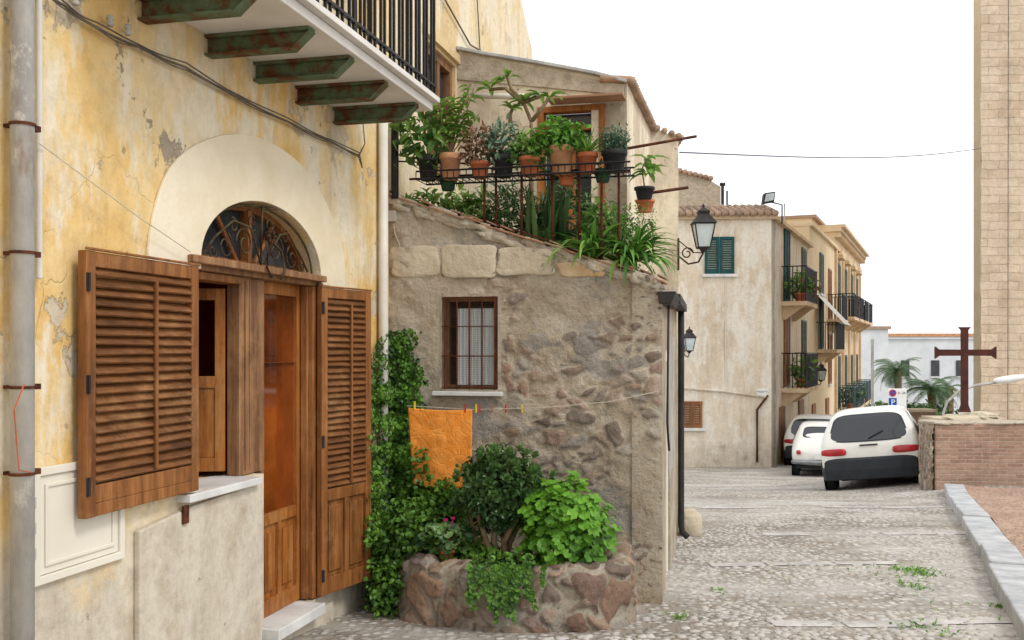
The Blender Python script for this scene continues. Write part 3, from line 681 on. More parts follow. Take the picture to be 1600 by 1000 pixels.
m=MB(); s=tA[0]-.05
while s<cs+.02:
    w=U(.09,.16); z=ztop(s); z2=ztop(s+w); o_=U(.01,.045); dz=U(-.006,.010); Pq=S.P
    m.hexa([Pq(s,-.2,z+dz),Pq(s+w-.006,-.2,z2+dz),Pq(s+w-.006,o_,z2+dz),Pq(s,o_,z+dz),Pq(s,-.2,z+.014+dz),Pq(s+w-.006,-.2,z2+.014+dz),Pq(s+w-.006,o_,z2+.014+dz),Pq(s,o_,z+.014+dz)],R()*.8)
    if R()<.6:
        o2=U(-.03,.01); m.hexa([Pq(s+.03,-.2,z+.020),Pq(s+w,-.2,z2+.022),Pq(s+w,o2,z2+.022),Pq(s+.03,o2,z+.020),Pq(s+.03,-.2,z+.032),Pq(s+w,-.2,z2+.034),Pq(s+w,o2,z2+.034),Pq(s+.03,o2,z+.032)],R())
    s+=w
m.build('tile_edging',M['redtile'],sh,bevel=.003)
m=MB()
for i in range(90):
    s=tA[0]+(cs-tA[0])*R(); m.lump(S.P(s,.0,ztop(s)-U(.0,.07)),Vector((S.d.x,S.d.y,-.3))*U(.03,.09),Vector((S.n.x,S.n.y,0))*U(.012,.022),Vector((0,0,U(.012,.035))),i,.6,8,5,R())
m.build('rough_mortar',M['mortar'],sh,smooth=True)
C0=S.P(cs,0,0); SS=Fr((C0.x,C0.y),(1.525-C0.x,9.2-C0.y)); Ls=(Vector((1.525,9.2))-Vector((C0.x,C0.y))).length
m=MB()
m.prism(SS,[(0,-2.1),(Ls,-2.2),(Ls,.55),(0,ztop(cs))],-.2,-.004,[[(.55,-1.75),(1.3,-1.75),(1.3,.0),(.55,.0)]]); m.build('side_wall',M['rubble'],sh)
m=MB(); m.box(SS,.55,1.3,-.1,-.05,-1.75,0); m.box(SS,.55,.62,-.05,-.02,-1.75,0); m.box(SS,1.23,1.3,-.05,-.02,-1.75,0); m.box(SS,.62,1.23,-.05,-.02,-.1,0); m.build('side_door',M['whitemetal'],sh,bevel=.004)
m=MB()
for k in range(9): m.tube([SS.P(.5+.1*k,.02,-.9),SS.P(.5+.1*k,.02,.1)],.004,6)
m.build('side_grille',M['greypipe'],sh)
m=MB(); q=[S.P(-.3,-.2,0),S.P(cs-.02,-.2,0),SS.P(Ls,-.02,0),T.P(-.3,-.3,0)]
m.add([(p.x,p.y,.22) for p in q]+[(p.x,p.y,.30) for p in q],[(3,2,1,0),(4,5,6,7),(0,1,5,4),(1,2,6,5),(2,3,7,6),(3,0,4,7)]); m.build('terrace_floor',M['mortar'],sh)
m=MB(); gz=.375
m.hexa([SS.P(-.04,-.02,gz-.08),SS.P(.9,-.02,gz-.08),SS.P(.9,.06,gz-.08),SS.P(-.04,.06,gz-.08),SS.P(-.04,-.03,gz),SS.P(.9,-.03,gz),SS.P(.9,.09,gz),SS.P(-.04,.09,gz)]); m.box(SS,.9,Ls,.0,.09,.34,.41)
m.build('gutter',M['dark'],sh,bevel=.006)
m=MB(); e_=Ls-.1; m.tube([SS.P(e_,.04,.38),SS.P(e_,.04,0),SS.P(e_,.04,-1.60),SS.P(e_,.05,-1.67),SS.P(e_,.10,-1.72)],.029,12); m.build('downpipe',M['dark'],sh,smooth=True)
m=MB(); m.tube([SS.P(.25,.03,.3),SS.P(.25,.02,-.5),SS.P(.32,.03,-.7)],.008,8); m.build('small_pipe',M['dark'],sh,smooth=True)
x0,z0=h0; x1,z1=h1; m=MB()
for (p,q,r_,s_) in ((x0,x0+.03,z0,z1),(x1-.03,x1,z0,z1),(x0+.03,x1-.03,z1-.03,z1),(x0+.03,x1-.03,z0,z0+.03)): m.box(S,p,q,-.10,-.06,r_,s_)
wn=m.build('window',M['olddoor'],sh,bevel=.003)
m=MB(); n=60; vs=[]
for j in range(2):
    for i in range(n+1):
        s=x0+.09+(x1-x0-.13)*i/n; vs.append(S.P(s,-.045+.008*math.sin(i*1.1)+.005*math.sin(i*2.3),[z0+.03,z1-.08][j]))
m.add(vs,[(i,i+1,n+2+i,n+1+i) for i in range(n)]); m.build('curtain',M['curtain'],wn,fix=False)
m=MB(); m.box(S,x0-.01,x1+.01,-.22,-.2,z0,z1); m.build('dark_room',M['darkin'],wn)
m=MB()
for k in range(5): s=x0+.02+(x1-x0-.04)*k/4; m.tube([S.P(s,.012,z0),S.P(s,.012,z1)],.006,8)
for f in (.02,.36,.68,.98): m.box(S,x0,x1,.006,.018,z0+(z1-z0)*f-.004,z0+(z1-z0)*f+.004)
m.build('window_bars',M['rust'],wn)
m=MB(); k=x0
while k<x1: m.box(S,k,k+.0010,-.004,-.003,z0,z1); k+=.0125
k=z0
while k<z1: m.box(S,x0,x1,-.0015,-.0005,k,k+.0010); k+=.0125
m.build('wire_mesh',M['mesh'],wn,fix=False)
m=MB(); sa=S.px(678,611); m.box(S,sa[0],S.px(786,611)[0],-.1,.05,sa[1]-.03,sa[1]); m.build('window_sill',M['sill'],sh,bevel=.005)
m=MB(); sa=S.px(607,347); sb=S.px(620,330); m.box(S,sa[0],sb[0],.0,.04,sa[1],sb[1]); m.tube([S.W(615,350,.03),S.W(617,365,.03),S.W(625,385,.02)],.004,6); m.build('junction_box',M['greypipe'],sh,bevel=.003)
# ---------------------------------------------------------------- terrace house
th=thing('terrace_house','old grey plastered upper dwelling with brown door behind the potted plants','house',T.P(.8,-.3,.25))
B=T.px(980,130); dA=T.px(840,168); dB=T.px(946,300)
m=MB()
tl=[T.px(700,77),T.px(715,79),T.px(760,88),T.px(850,103),T.px(930,118),T.px(980,131)]
m.prism(T,[(tl[0][0]-.3,.2),(B[0],.2)]+[ (x,z) for x,z in tl[::-1]]+[(tl[0][0]-.3,tl[0][1])],-.3,0,[[(dA[0],.28),(dB[0],.28),(dB[0],dA[1]),(dA[0],dA[1])]])
m.build('wall',M['cream'],th)
m=MB()
for (xa,za),(xb,zb_) in zip(tl,tl[1:]):
    m.hexa([T.P(xa,-.35,za),T.P(xb,-.35,zb_),T.P(xb,.05,zb_),T.P(xa,.05,za),T.P(xa,-.35,za+.03),T.P(xb,-.35,zb_+.03),T.P(xb,.05,zb_+.03),T.P(xa,.05,za+.03)])
m.build('coping',M['kerb'],th,bevel=.006)
m=MB(); m.prism(T,[(tl[1][0],T.px(716,125)[1]),(T.S(975),T.px(975,149)[1]),(T.S(975),T.px(975,133)[1]),(tl[1][0],T.px(716,84)[1])],.001,.02); m.build('gable_render',M['mortar'],th,bevel=.004)
m=MB(); q0=T.px(852,153,.25); q1=T.px(972,153,.25); m.box(T,q0[0],q1[0],.01,.22,q0[1]-.004,q0[1]+.016); m.build('door_canopy',M['redtile'],th,bevel=.004)
m=MB(); m.tube([T.W(742,150,.1),T.W(850,151,.12)],.024,10); m.build('white_gutter',M['whitepvc'],th,smooth=True)
m=MB(); w=.055
m.box(T,dA[0],dA[0]+w,-.1,.012,.28,dA[1]); m.box(T,dB[0]-w,dB[0],-.1,.012,.28,dA[1]); m.box(T,dA[0]+w,dB[0]-w,-.1,.012,dA[1]-.05,dA[1]); m.box(T,dA[0]+w,dB[0]-w,-.09,-.04,dA[1]-.2,dA[1]-.16); cc=(dA[0]+dB[0])/2; m.box(T,cc-.03,cc+.03,-.09,-.03,.28,dA[1]-.2)
for zz in (.28,.9): m.box(T,dA[0]+w,dB[0]-w,-.088,-.05,zz,zz+.1)
dr=m.build('door',M['woodl'],th,bevel=.004); m=MB(); m.box(T,dA[0]+w,dB[0]-w,-.13,-.1,.28,dA[1]-.05); m.build('pane',M['glassdark'],dr)
cB=T.P(B[0],0,0); TS=Fr((cB.x,cB.y),(.248,1)); e2=TS.S(1018)
m=MB(); m.prism(TS,[(0.,.2),(e2,.2),(e2,B[1]+.02),(0,B[1])],-.3,-.004); m.build('side_wall',M['cream'],th)
m=MB(); a=-.03
while a<e2:
    m.tube([TS.P(a,-.22,B[1]+.045),TS.P(a+.02,.02,B[1]+.025),TS.P(a+.02,.06,B[1]+.012)],U(.030,.036),8,R()); a+=.085
m.build('roof_tiles',M['tile'],th,smooth=True)
V=Fr((TS.P(e2,0,0).x-.35,TS.P(e2,0,0).y),(1,-.03))
m=MB(); va=V.px(1005,196); vb=V.px(1060,216)
m.prism(V,[(va[0]-.2,-2.2),(vb[0],-2.2),(vb[0],vb[1]),V.px(1030,203),(va[0]-.2,va[1]+.03)],-2.5,0); m.build('rear_wall',M['cream'],th)
m=MB()
for k in range(6): a=-.02-.12*k; m.tube([V.P(vb[0]-.08,a,vb[1]+.03),V.P(vb[0]+.05,a,vb[1]+.0)],.035,8,R())
for k in range(6):
    x=va[0]+(vb[0]-va[0])*k/5; m.tube([V.P(x,.04,va[1]+(vb[1]-va[1])*k/5+.02),V.P(x,-.25,va[1]+(vb[1]-va[1])*k/5+.03)],.03,8,R())
m.build('verge_tiles',M['tile'],th,smooth=True)
def rod(pts,r,lab):
    m=MB(); m.tube(pts,r,8); return tag(m.build('iron_pole',M['rust'],smooth=True),lab,'pole')
rod([at(980,232,8.15),at(1088,213,8.3)],.012,'upper rusty iron pole jutting from the terrace toward the street')
rod([at(1012,302,8.3),at(1075,293,8.4)],.013,'lower rusty iron pole jutting beside the last pot')
# ---------------------------------------------------------------- terrace railing and rack
tr=thing('terrace_railing','rusty iron terrace railing with wire pot rack','railing',S.P(.8,-.1,.6))
b=-.06
for u in (757,775,815,863,905,940,967):
    m=MB(); s,zz=S.px(u,268,b); m.tube([S.P(s,b,ztop(s)),S.P(s,b,zz)],.009,8); m.build('upright',M['rust'],tr,smooth=True)
m=MB()
def shelf(u0,u1,v,bf=.10,bb=-.12):
    s0,z=S.px(u0,v,bf); s1,_=S.px(u1,v,bf)
    for bb_ in (bf,bb): m.tube([S.P(s0,bb_,z),S.P(s1,bb_,z)],.007,6); m.tube([S.P(s0,bb_,z-.055),S.P(s1,bb_,z-.055)],.007,6)
    x=s0
    while x<=s1: m.tube([S.P(x,bf,z),S.P(x,bf,z-.055),S.P(x,bb,z-.055),S.P(x,bb,z)],.0035,5); x+=.045
    return z-.049
zsh=shelf(650,862,268); zsh2=shelf(862,985,258)
m.tube([S.W(622,252,-.06),S.W(665,254,-.06)],.006,6); m.tube([S.W(662,254,-.06),S.W(860,258,-.06)],.007,6)
m.build('pot_rack',M['black'],tr)
m=MB(); m.tube([S.W(640,280,-.1),S.W(985,268,-.12)],.009,6); m.tube([S.W(760,345,-.07),S.W(870,380,-.07)],.006,6); m.build('handrail',M['rust'],tr)
# ---------------------------------------------------------------- potted plants
def potmesh(m,c,r,h):
    m.lathe(c,[(0,0),(r*.68,0),(r*.72,.004),(r*.93,h*.78),(r*1.02,h*.78),(r*1.05,h*.80),(r*1.05,h*.98),(r*1.02,h),(r*.92,h),(r*.9,h*.9),(0,h*.9)],20)
def pot(u,vb,wpx,hpx,mat,label,b=0,z=None):
    wpx*=.93
    s,zz=S.px(u,vb,b); p=S.P(s,b,zz if z is None else z); k=p.y/F
    t=thing('potted_plant',label,'potted plant',p)
    m=MB(); potmesh(m,p,wpx/2*k,hpx*k); m.build('pot',M[mat],t,smooth=True)
    m=MB(); m.lathe(p,[(0,hpx*k*.91),(wpx/2*k*.9,hpx*k*.91)],16); m.build('soil',M['soil'],t)
    return t,p+Vector((0,0,hpx*k*.92)),k
t,c,k=pot(669,282,36,38,'blackpot','tall glossy plant in black pot at left end of rack',z=zsh)
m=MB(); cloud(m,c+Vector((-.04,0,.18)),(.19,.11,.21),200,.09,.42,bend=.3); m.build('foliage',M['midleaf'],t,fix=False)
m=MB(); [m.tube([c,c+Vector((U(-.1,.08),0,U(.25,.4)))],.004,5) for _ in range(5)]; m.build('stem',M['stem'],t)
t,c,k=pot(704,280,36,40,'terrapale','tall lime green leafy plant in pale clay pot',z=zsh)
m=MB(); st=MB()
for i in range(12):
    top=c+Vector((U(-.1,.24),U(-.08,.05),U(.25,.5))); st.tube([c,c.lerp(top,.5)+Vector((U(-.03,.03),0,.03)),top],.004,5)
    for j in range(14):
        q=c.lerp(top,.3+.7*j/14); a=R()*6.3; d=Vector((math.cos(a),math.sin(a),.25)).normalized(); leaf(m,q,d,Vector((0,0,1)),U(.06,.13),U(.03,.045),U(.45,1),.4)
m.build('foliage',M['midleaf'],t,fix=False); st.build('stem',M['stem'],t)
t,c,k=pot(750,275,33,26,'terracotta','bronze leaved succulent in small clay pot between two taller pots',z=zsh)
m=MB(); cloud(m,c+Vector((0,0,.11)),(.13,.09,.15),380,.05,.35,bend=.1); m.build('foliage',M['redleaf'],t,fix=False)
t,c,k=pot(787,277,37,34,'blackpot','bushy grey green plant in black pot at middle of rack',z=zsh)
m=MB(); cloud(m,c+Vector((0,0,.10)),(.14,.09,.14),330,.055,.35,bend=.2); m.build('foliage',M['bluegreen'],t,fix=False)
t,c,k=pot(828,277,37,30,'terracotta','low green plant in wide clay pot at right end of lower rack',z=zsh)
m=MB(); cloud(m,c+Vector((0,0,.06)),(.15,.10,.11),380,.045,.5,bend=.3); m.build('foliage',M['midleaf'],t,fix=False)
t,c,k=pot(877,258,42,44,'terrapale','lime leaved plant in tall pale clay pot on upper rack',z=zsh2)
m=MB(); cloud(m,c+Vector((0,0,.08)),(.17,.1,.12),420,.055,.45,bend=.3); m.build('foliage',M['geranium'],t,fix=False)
t,c,k=pot(918,257,34,32,'terracotta','spiky bronze green plant in orange clay pot on upper rack',z=zsh2)
m=MB()
for i in range(130): strap(m,c,R()*6.3,U(.3,1.4),U(.1,.22),.014,R(),.7,4)
m.build('foliage',M['midleaf'],t,fix=False)
t,c,k=pot(960,256,42,34,'blackpot','feathery blue green plant in black pot at right end of rack',z=zsh2)
m=MB()
for i in range(100):
    p=c+Vector((U(-.08,.08),U(-.06,.06),0)); tp=p+Vector((U(-.06,.06),U(-.03,.03),U(.08,.19)))
    for j in range(9): leaf(m,p.lerp(tp,j/9),rdir(.4),Vector((0,0,1)),.034,.011,R(),.1)
m.build('foliage',M['bluegreen'],t,fix=False)
p=S.P(S.S(826,-.3),-.3,.3); t=thing('potted_plant','tall bare branched frangipani standing behind the rack','potted plant',p)
m=MB(); potmesh(m,p,.14,.26); m.build('pot',M['terracotta'],t,smooth=True)
st=MB(); fo=MB(); base=p+Vector((0,0,.26))
def bw(u,v,bb=-.3): return S.W(u,v,bb)
nodes=[[bw(832,235),bw(830,190),bw(818,160)],[bw(818,160),bw(800,140),bw(793,122)],[bw(818,160),bw(832,155),bw(845,150)],[bw(818,162),bw(790,138),bw(765,140)],[bw(830,190),bw(845,172),bw(858,152)],[bw(798,205),bw(797,180),bw(800,172)]]
st.tube([base,nodes[0][0]],[.02,.018],8)
for nd in nodes:
    st.tube(nd,[.016,.014,.012],7); e=nd[-1]
    for i in range(9):
        a=R()*6.3; d=Vector((math.cos(a),math.sin(a),U(-.1,.7))).normalized(); leaf(fo,e,d,Vector((0,0,1)),U(.08,.16),U(.03,.045),U(.3,1),.25)
st.build('branch',M['stem'],t,smooth=True); fo.build('foliage',M['midleaf'],t,fix=False)
p=at(1007,312,8.0); t=thing('potted_plant','rosette leaved plant in black pot hung beyond the rack corner','potted plant',p)
m=MB(); potmesh(m,p,.08,.10); m.build('pot',M['blackpot'],t,smooth=True); fo=MB(); st=MB()
st.tube([p+Vector((0,0,.1)),p+Vector((-.02,0,.25)),p+Vector((.02,0,.33))],.007,6)
for i in range(26):
    a=R()*6.3; leaf(fo,p+Vector((.02,0,U(.2,.34))),Vector((math.cos(a),math.sin(a),U(-.2,.5))).normalized(),Vector((0,0,1)),U(.1,.19),.05,U(.4,1),.3)
fo.build('foliage',M['strapm'],t,fix=False); st.build('stem',M['stem'],t)
p=at(1008,332,8.05); t=thing('flower_pot','brown clay pot hung under the black pot at the rack corner','pot',p); m=MB(); potmesh(m,p,.075,.10); m.build('pot',M['terracotta'],t,smooth=True)
m=MB(); m.lathe(p,[(0,.09),(.068,.09)],14); m.build('soil',M['soil'],t)
def lowplant(u,label,fn,mat,bb=-.22,potm='terracotta'):
    s,_=S.px(u,300,bb); p=S.P(s,bb,max(.3,ztop(s)-.12)); t=thing('terrace_plant',label,'plant',p)
    m=MB(); potmesh(m,p,.09,.13); m.build('pot',M[potm],t,smooth=True)
    m=MB(); fn(m,p+Vector((0,0,.12))); m.build('foliage',M[mat],t,fix=False)
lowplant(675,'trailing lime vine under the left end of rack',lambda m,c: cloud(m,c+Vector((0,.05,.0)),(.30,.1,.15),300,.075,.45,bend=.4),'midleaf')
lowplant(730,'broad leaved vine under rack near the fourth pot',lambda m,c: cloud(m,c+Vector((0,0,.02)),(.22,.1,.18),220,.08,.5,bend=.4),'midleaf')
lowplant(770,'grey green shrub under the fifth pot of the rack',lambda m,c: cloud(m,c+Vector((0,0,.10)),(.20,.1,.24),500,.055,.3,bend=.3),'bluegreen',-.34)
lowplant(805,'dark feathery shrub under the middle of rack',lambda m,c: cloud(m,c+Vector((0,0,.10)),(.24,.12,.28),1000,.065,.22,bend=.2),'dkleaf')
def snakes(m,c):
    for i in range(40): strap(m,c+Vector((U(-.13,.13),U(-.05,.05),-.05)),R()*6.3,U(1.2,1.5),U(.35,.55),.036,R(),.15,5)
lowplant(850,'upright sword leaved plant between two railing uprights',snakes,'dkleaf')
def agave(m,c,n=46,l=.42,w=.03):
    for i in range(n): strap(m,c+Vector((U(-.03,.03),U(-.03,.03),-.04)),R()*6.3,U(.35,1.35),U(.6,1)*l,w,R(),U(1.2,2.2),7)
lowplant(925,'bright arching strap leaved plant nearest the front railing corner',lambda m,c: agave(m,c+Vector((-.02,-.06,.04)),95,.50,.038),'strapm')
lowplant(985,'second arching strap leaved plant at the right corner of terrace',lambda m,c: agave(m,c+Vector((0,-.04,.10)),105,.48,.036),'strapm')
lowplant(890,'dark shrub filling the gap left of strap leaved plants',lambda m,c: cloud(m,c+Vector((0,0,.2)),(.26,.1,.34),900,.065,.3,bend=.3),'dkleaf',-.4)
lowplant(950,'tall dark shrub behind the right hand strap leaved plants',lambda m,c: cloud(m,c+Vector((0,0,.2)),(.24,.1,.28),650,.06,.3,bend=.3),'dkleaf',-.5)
lowplant(940,'small round leaved plant in green pot under upper rack',lambda m,c: cloud(m,c+Vector((0,0,.30)),(.14,.08,.14),220,.05,.5,bend=.3),'midleaf',-.2,'greenpot')
m=MB()
for i in range(90):
    x=U(962,1022); y0_=U(315,390); p=at(x,y0_,6.75); L_=U(.05,.24)
    for j in range(int(L_/.012)): leaf(m,p+Vector((U(-.012,.012),U(-.01,.01),-.012*j)),rdir(-.2),Vector((0,0,1)),.024,.011,R(),.2)
tag(m.build('trailing_plant',M['midleaf'],fix=False),'fine trailing plant spilling over the right end of tile edge','plant')
for (u,v,lab,mt) in ((885,290,'small clay pot hung under upper rack, left one','terracotta'),(942,285,'small green pot hung under upper rack, right one','greenpot'),(700,298,'small green pot hung below the left rack','greenpot')):
    p=S.W(u,v,-.1); t=thing('flower_pot',lab,'pot',p); m=MB(); potmesh(m,p,.06,.085); m.build('pot',M[mt],t,smooth=True); m=MB(); cloud(m,p+Vector((0,0,.1)),(.07,.05,.04),60,.035,.4); m.build('foliage',M['dkleaf'],t,fix=False)
# ---------------------------------------------------------------- ivy
m=MB()
def ivyrange(v):
    T_=[(515,612,640),(560,583,643),(620,577,650),(700,576,672),(780,576,712),(850,576,735),(900,576,690),(955,590,645)]
    for (a,l0,r0),(b_,l1,r1) in zip(T_,T_[1:]):
        if a<=v<=b_:
            f=(v-a)/(b_-a); return l0+(l1-l0)*f+7*mn.noise(Vector((v*.03,1,1))),r0+(r1-r0)*f+26*mn.noise(Vector((v*.028,4,4)))+10*mn.noise(Vector((v*.09,8,4)))
    return 600,630
n=0
while n<10500:
    v=515+440*R()**.8; l_,r_=ivyrange(v); u=U(l_,r_)+random.gauss(0,7)
    if u<572: continue
    dens=mn.noise(Vector((u*.03,v*.02,2)))+.42-(0 if v>660 else (660-v)*.0022)
    if R()>dens+.3: continue
    cap=.05+.12*min(1,(v-515)/300)
    bb=U(.0,cap*(1+1.2*mn.noise(Vector((u*.04,v*.04,0)))))
    if u<612:
        s,z=L.px(u,v,.02+bb); p=L.P(s,.02+bb,z); nn=L.n
        if p.y>6.95: s,z=S.px(u,v,.02+bb); p=S.P(s,.02+bb,z); nn=S.n
    else: s,z=S.px(u,v,.03+bb); p=S.P(s,.03+bb,z); nn=S.n
    nr=(Vector((nn.x,nn.y,.3))+rdir(0)*.6).normalized(); d=(rdir(-.9)).normalized()
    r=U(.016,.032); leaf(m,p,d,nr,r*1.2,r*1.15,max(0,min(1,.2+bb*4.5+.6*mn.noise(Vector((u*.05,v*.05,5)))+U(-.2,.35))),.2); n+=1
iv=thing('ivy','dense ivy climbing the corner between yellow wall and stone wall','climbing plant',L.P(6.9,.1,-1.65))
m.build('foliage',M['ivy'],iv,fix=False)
m=MB()
for i in range(9):
    u=U(590,640); pts=[]
    for v in range(960,540,-40): u+=U(-9,9); u=max(583,min(638,u)); pts.append(L.W(u,v,.02) if u<607 else S.W(u,v,.02))
    m.tube(pts,.004,5)
m.build('stem',M['stem'],iv)
# ---------------------------------------------------------------- planter
pt=thing('stone_planter','low curved rubble stone planter against the stone house','planter',(.05,6.2,-1.65))
OUT=[(-.68,6.98),(-.70,6.35),(-.60,6.03),(-.38,5.86),(-.1,5.70),(.2,5.71),(.47,5.74),(.68,5.93),(.72,6.15),(.76,6.4),(.76,6.70)]
def cr(p0,p1,p2,p3,t): return .5*((2*p1)+(p2-p0)*t+(2*p0-5*p1+4*p2-p3)*t*t+(3*p1-p0-3*p2+p3)*t**3)
def outl(f,off=0):
    n=len(OUT)-1; x=f*n; i=min(int(x),n-1); t=x-i; g=lambda j:Vector(OUT[max(0,min(n,j))])
    p=cr(g(i-1),g(i),g(i+1),g(i+2),t); q=cr(g(i-1),g(i),g(i+1),g(i+2),min(t+.02,1.02)); d=(q-p).normalized(); n_=Vector((d.y,-d.x)); return p+n_*off,d,n_
NF=320; m=MB(); vs=[]; SM=[];ST=[]
zt0_=-1.32
rowsz=[-1.85+ .0125*k for k in range(int((zt0_+1.85)/.0125))]
prof=[(0,z) for z in rowsz]+[(-.06*(1-math.cos(t)),zt0_+.05*math.sin(t)) for t in [i*math.pi/2/7 for i in range(8)]]+[(-.09,zt0_+.05),(-.12,zt0_+.04),(-.16,zt0_+.0),(-.17,zt0_-.08)]
al=0; prev=None
for i in range(NF+1):
    f=i/NF; p0,_,_=outl(f,0)
    if prev is not None: al+=(p0-prev).length
    prev=p0
    topd=.05*mn.noise(Vector((al*3.2,0,5)))+.03*mn.noise(Vector((al*9,0,7)))
    for j,(o_,z) in enumerate(prof):
        sc_=5.4 if mn.noise(Vector((al*1.5,z*1.5,9)))>0 else 7.5
        ed,rn=field(al,z-o_*1.2,sc_,1.1,.8); sm=cl((ed-.07)*4.5)
        off=.028*sm*(1 if o_>-.1 else .3)+.03*mn.noise(Vector((al*3,z*3,3)))+.014*mn.noise(Vector((al*10,z*10,3)))+.006*mn.noise(Vector((al*30,z*30,1)))+.08*cl((-1.45-z)*2)
        zz=z+topd*cl((z+1.6)*4)
        p,_,_=outl(f,o_+off); vs.append((p.x,p.y,zz+(.018*sm if o_<-.04 else 0)+.01*mn.noise(Vector((al*14,o_*14,2))))); SM.append(sm*1.1); ST.append(rn)
k_=len(prof); m.add(vs,[(i*k_+j,(i+1)*k_+j,(i+1)*k_+j+1,i*k_+j+1) for i in range(NF) for j in range(k_-1)])
o=m.build('stone_rim',M['planterstone'],pt,smooth=True,fix=False); pattr(o,'smask',SM); pattr(o,'stint',ST)
m=MB(); vs=[(.05,6.35,-1.31)]+[(outl(i/30,-.1)[0].x,outl(i/30,-.1)[0].y,-1.34) for i in range(31)]
m.add(vs,[(0,i+1,i+2) for i in range(30)]); m.build('soil',M['soil'],pt,fix=False)
# jade plant
c=at(781,768,6.15); t=thing('jade_shrub','dark green jade shrub with woody trunk in the stone planter','shrub',(c.x,c.y,-1.3))
st=MB(); fo=MB(); root=Vector((c.x,c.y,-1.34)); sd=3.3; tips=[]
for i in range(330):
    q=rdir(.15); k=1+.38*mn.noise(q*2.2+Vector((sd,0,0))); rr=U(.62,1)*k
    tips.append(c+Vector((q.x*.30,q.y*.25,q.z*.28))*rr)
for i in range(8):
    e=c+Vector((U(-.2,.2),U(-.12,.1),U(-.15,.05))); st.tube([root+Vector((U(-.06,.06),U(-.04,.04),0)),root.lerp(e,.5)+Vector((U(-.06,.06),-.02,-.03)),e],[.026,.019,.01],7)
for i,e in enumerate(tips):
    if i%4==0: st.tube([c.lerp(e,.35)+Vector((0,0,-.05)),e],[.006,.004],5)
    ax=((e-c).normalized()+Vector((0,-.1,.5))).normalized(); a_=ax.cross(Vector((.31,.2,.9))).normalized(); b2=ax.cross(a_)
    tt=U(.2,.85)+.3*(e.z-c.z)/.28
    for j in range(11):
        g=j*2.4; out=a_*math.cos(g)+b2*math.sin(g); ly=j/11; d=(out*(1.1-ly*.8)+ax*(.25+ly)).normalized()
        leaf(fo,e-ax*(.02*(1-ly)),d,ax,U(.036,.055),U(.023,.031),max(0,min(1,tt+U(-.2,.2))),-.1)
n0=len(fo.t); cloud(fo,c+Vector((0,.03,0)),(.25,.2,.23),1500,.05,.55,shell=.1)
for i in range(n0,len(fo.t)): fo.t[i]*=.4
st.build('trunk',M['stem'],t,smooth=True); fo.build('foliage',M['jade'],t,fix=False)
# geranium
c=at(886,828,6.02); t=thing('geranium','bright green geranium spilling over the right side of planter','shrub',(c.x,c.y,-1.3))
fo=MB(); st=MB(); sd=8.1
for i in range(1150):
    q=rdir(.1); k=1+.36*mn.noise(q*2.1+Vector((sd,0,0))); rr=U(.3,1)**.5*k
    e=c+Vector((q.x*.285,q.y*.25,q.z*.32))*rr
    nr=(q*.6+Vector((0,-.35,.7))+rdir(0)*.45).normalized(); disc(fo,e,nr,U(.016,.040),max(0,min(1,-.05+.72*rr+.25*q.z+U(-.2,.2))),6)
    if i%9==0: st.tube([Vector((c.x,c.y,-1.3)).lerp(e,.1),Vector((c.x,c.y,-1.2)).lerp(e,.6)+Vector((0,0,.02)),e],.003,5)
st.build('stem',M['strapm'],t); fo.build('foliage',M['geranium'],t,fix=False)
p=at(697,875,6.1); p.z=-1.31; t=thing('cyclamen','small cyclamen with pink flowers in clay pot among ivy','potted plant',p)
m=MB(); potmesh(m,p,.06,.085); m.build('pot',M['terracotta'],t,smooth=True); fo=MB()
for i in range(120): q=rdir(.3); disc(fo,p+Vector((0,-.02,.15))+Vector((q.x*.16,q.y*.1,q.z*.09)),(Vector((0,-.4,.8))+rdir(0)*.5).normalized(),U(.018,.034),R(),6)
fo.build('foliage',M['jade'],t,fix=False); fl_=MB()
for (dx,dz) in ((.0,.26),(.045,.27),(.03,.22)):
    e=p+Vector((dx,-.05,dz)); fl_.tube([p+Vector((0,-.03,.08)),e],.002,5)
    for j in range(5): leaf(fl_,e,(Vector((math.cos(j*1.26),math.sin(j*1.26),1.6))).normalized(),Vector((0,-1,0)),.024,.010,.5,0)
fl_.build('flower',M['pinkflower'],t,fix=False)
fo=MB()
for k in range(26):
    x0_=-.05+random.gauss(0,.085); ln=U(.1,.34)*(1-1.8*abs(x0_+.05)); x=x0_
    for j in range(int(max(.06,ln)/.0065)):
        f=j*.0065; x+=random.gauss(0,.004); z=-1.235-f; y=5.69-.03*R()-.035*math.sin(min(1,f*4)*2)
        for _ in range(1): disc(fo,Vector((x+U(-.012,.012),y-.02,z)),(Vector((0,-1,.4))+rdir(0)*.6).normalized(),U(.010,.020),max(0,min(1,U(.1,.9))),5)
cloud(fo,(-.05,5.76,-1.235),(.20,.10,.045),260,.034,.85)
tag(fo.build('trailing_ivy',M['ivy'],fix=False),'small leaved creeper hanging over the front of planter','plant')
fo=MB(); cloud(fo,at(640,840,6.3),(.24,.2,.27),1500,.038,.8); cloud(fo,at(612,915,6.25),(.13,.2,.18),900,.034,.85); cloud(fo,at(735,872,6.12),(.26,.12,.10),700,.036,.8); cloud(fo,at(690,800,6.5),(.18,.1,.22),900,.036,.8); cloud(fo,at(660,730,6.62),(.10,.06,.2),450,.034,.8)
tag(fo.build('ground_ivy',M['ivy'],fix=False),'mound of ivy at the left end of stone planter','plant')
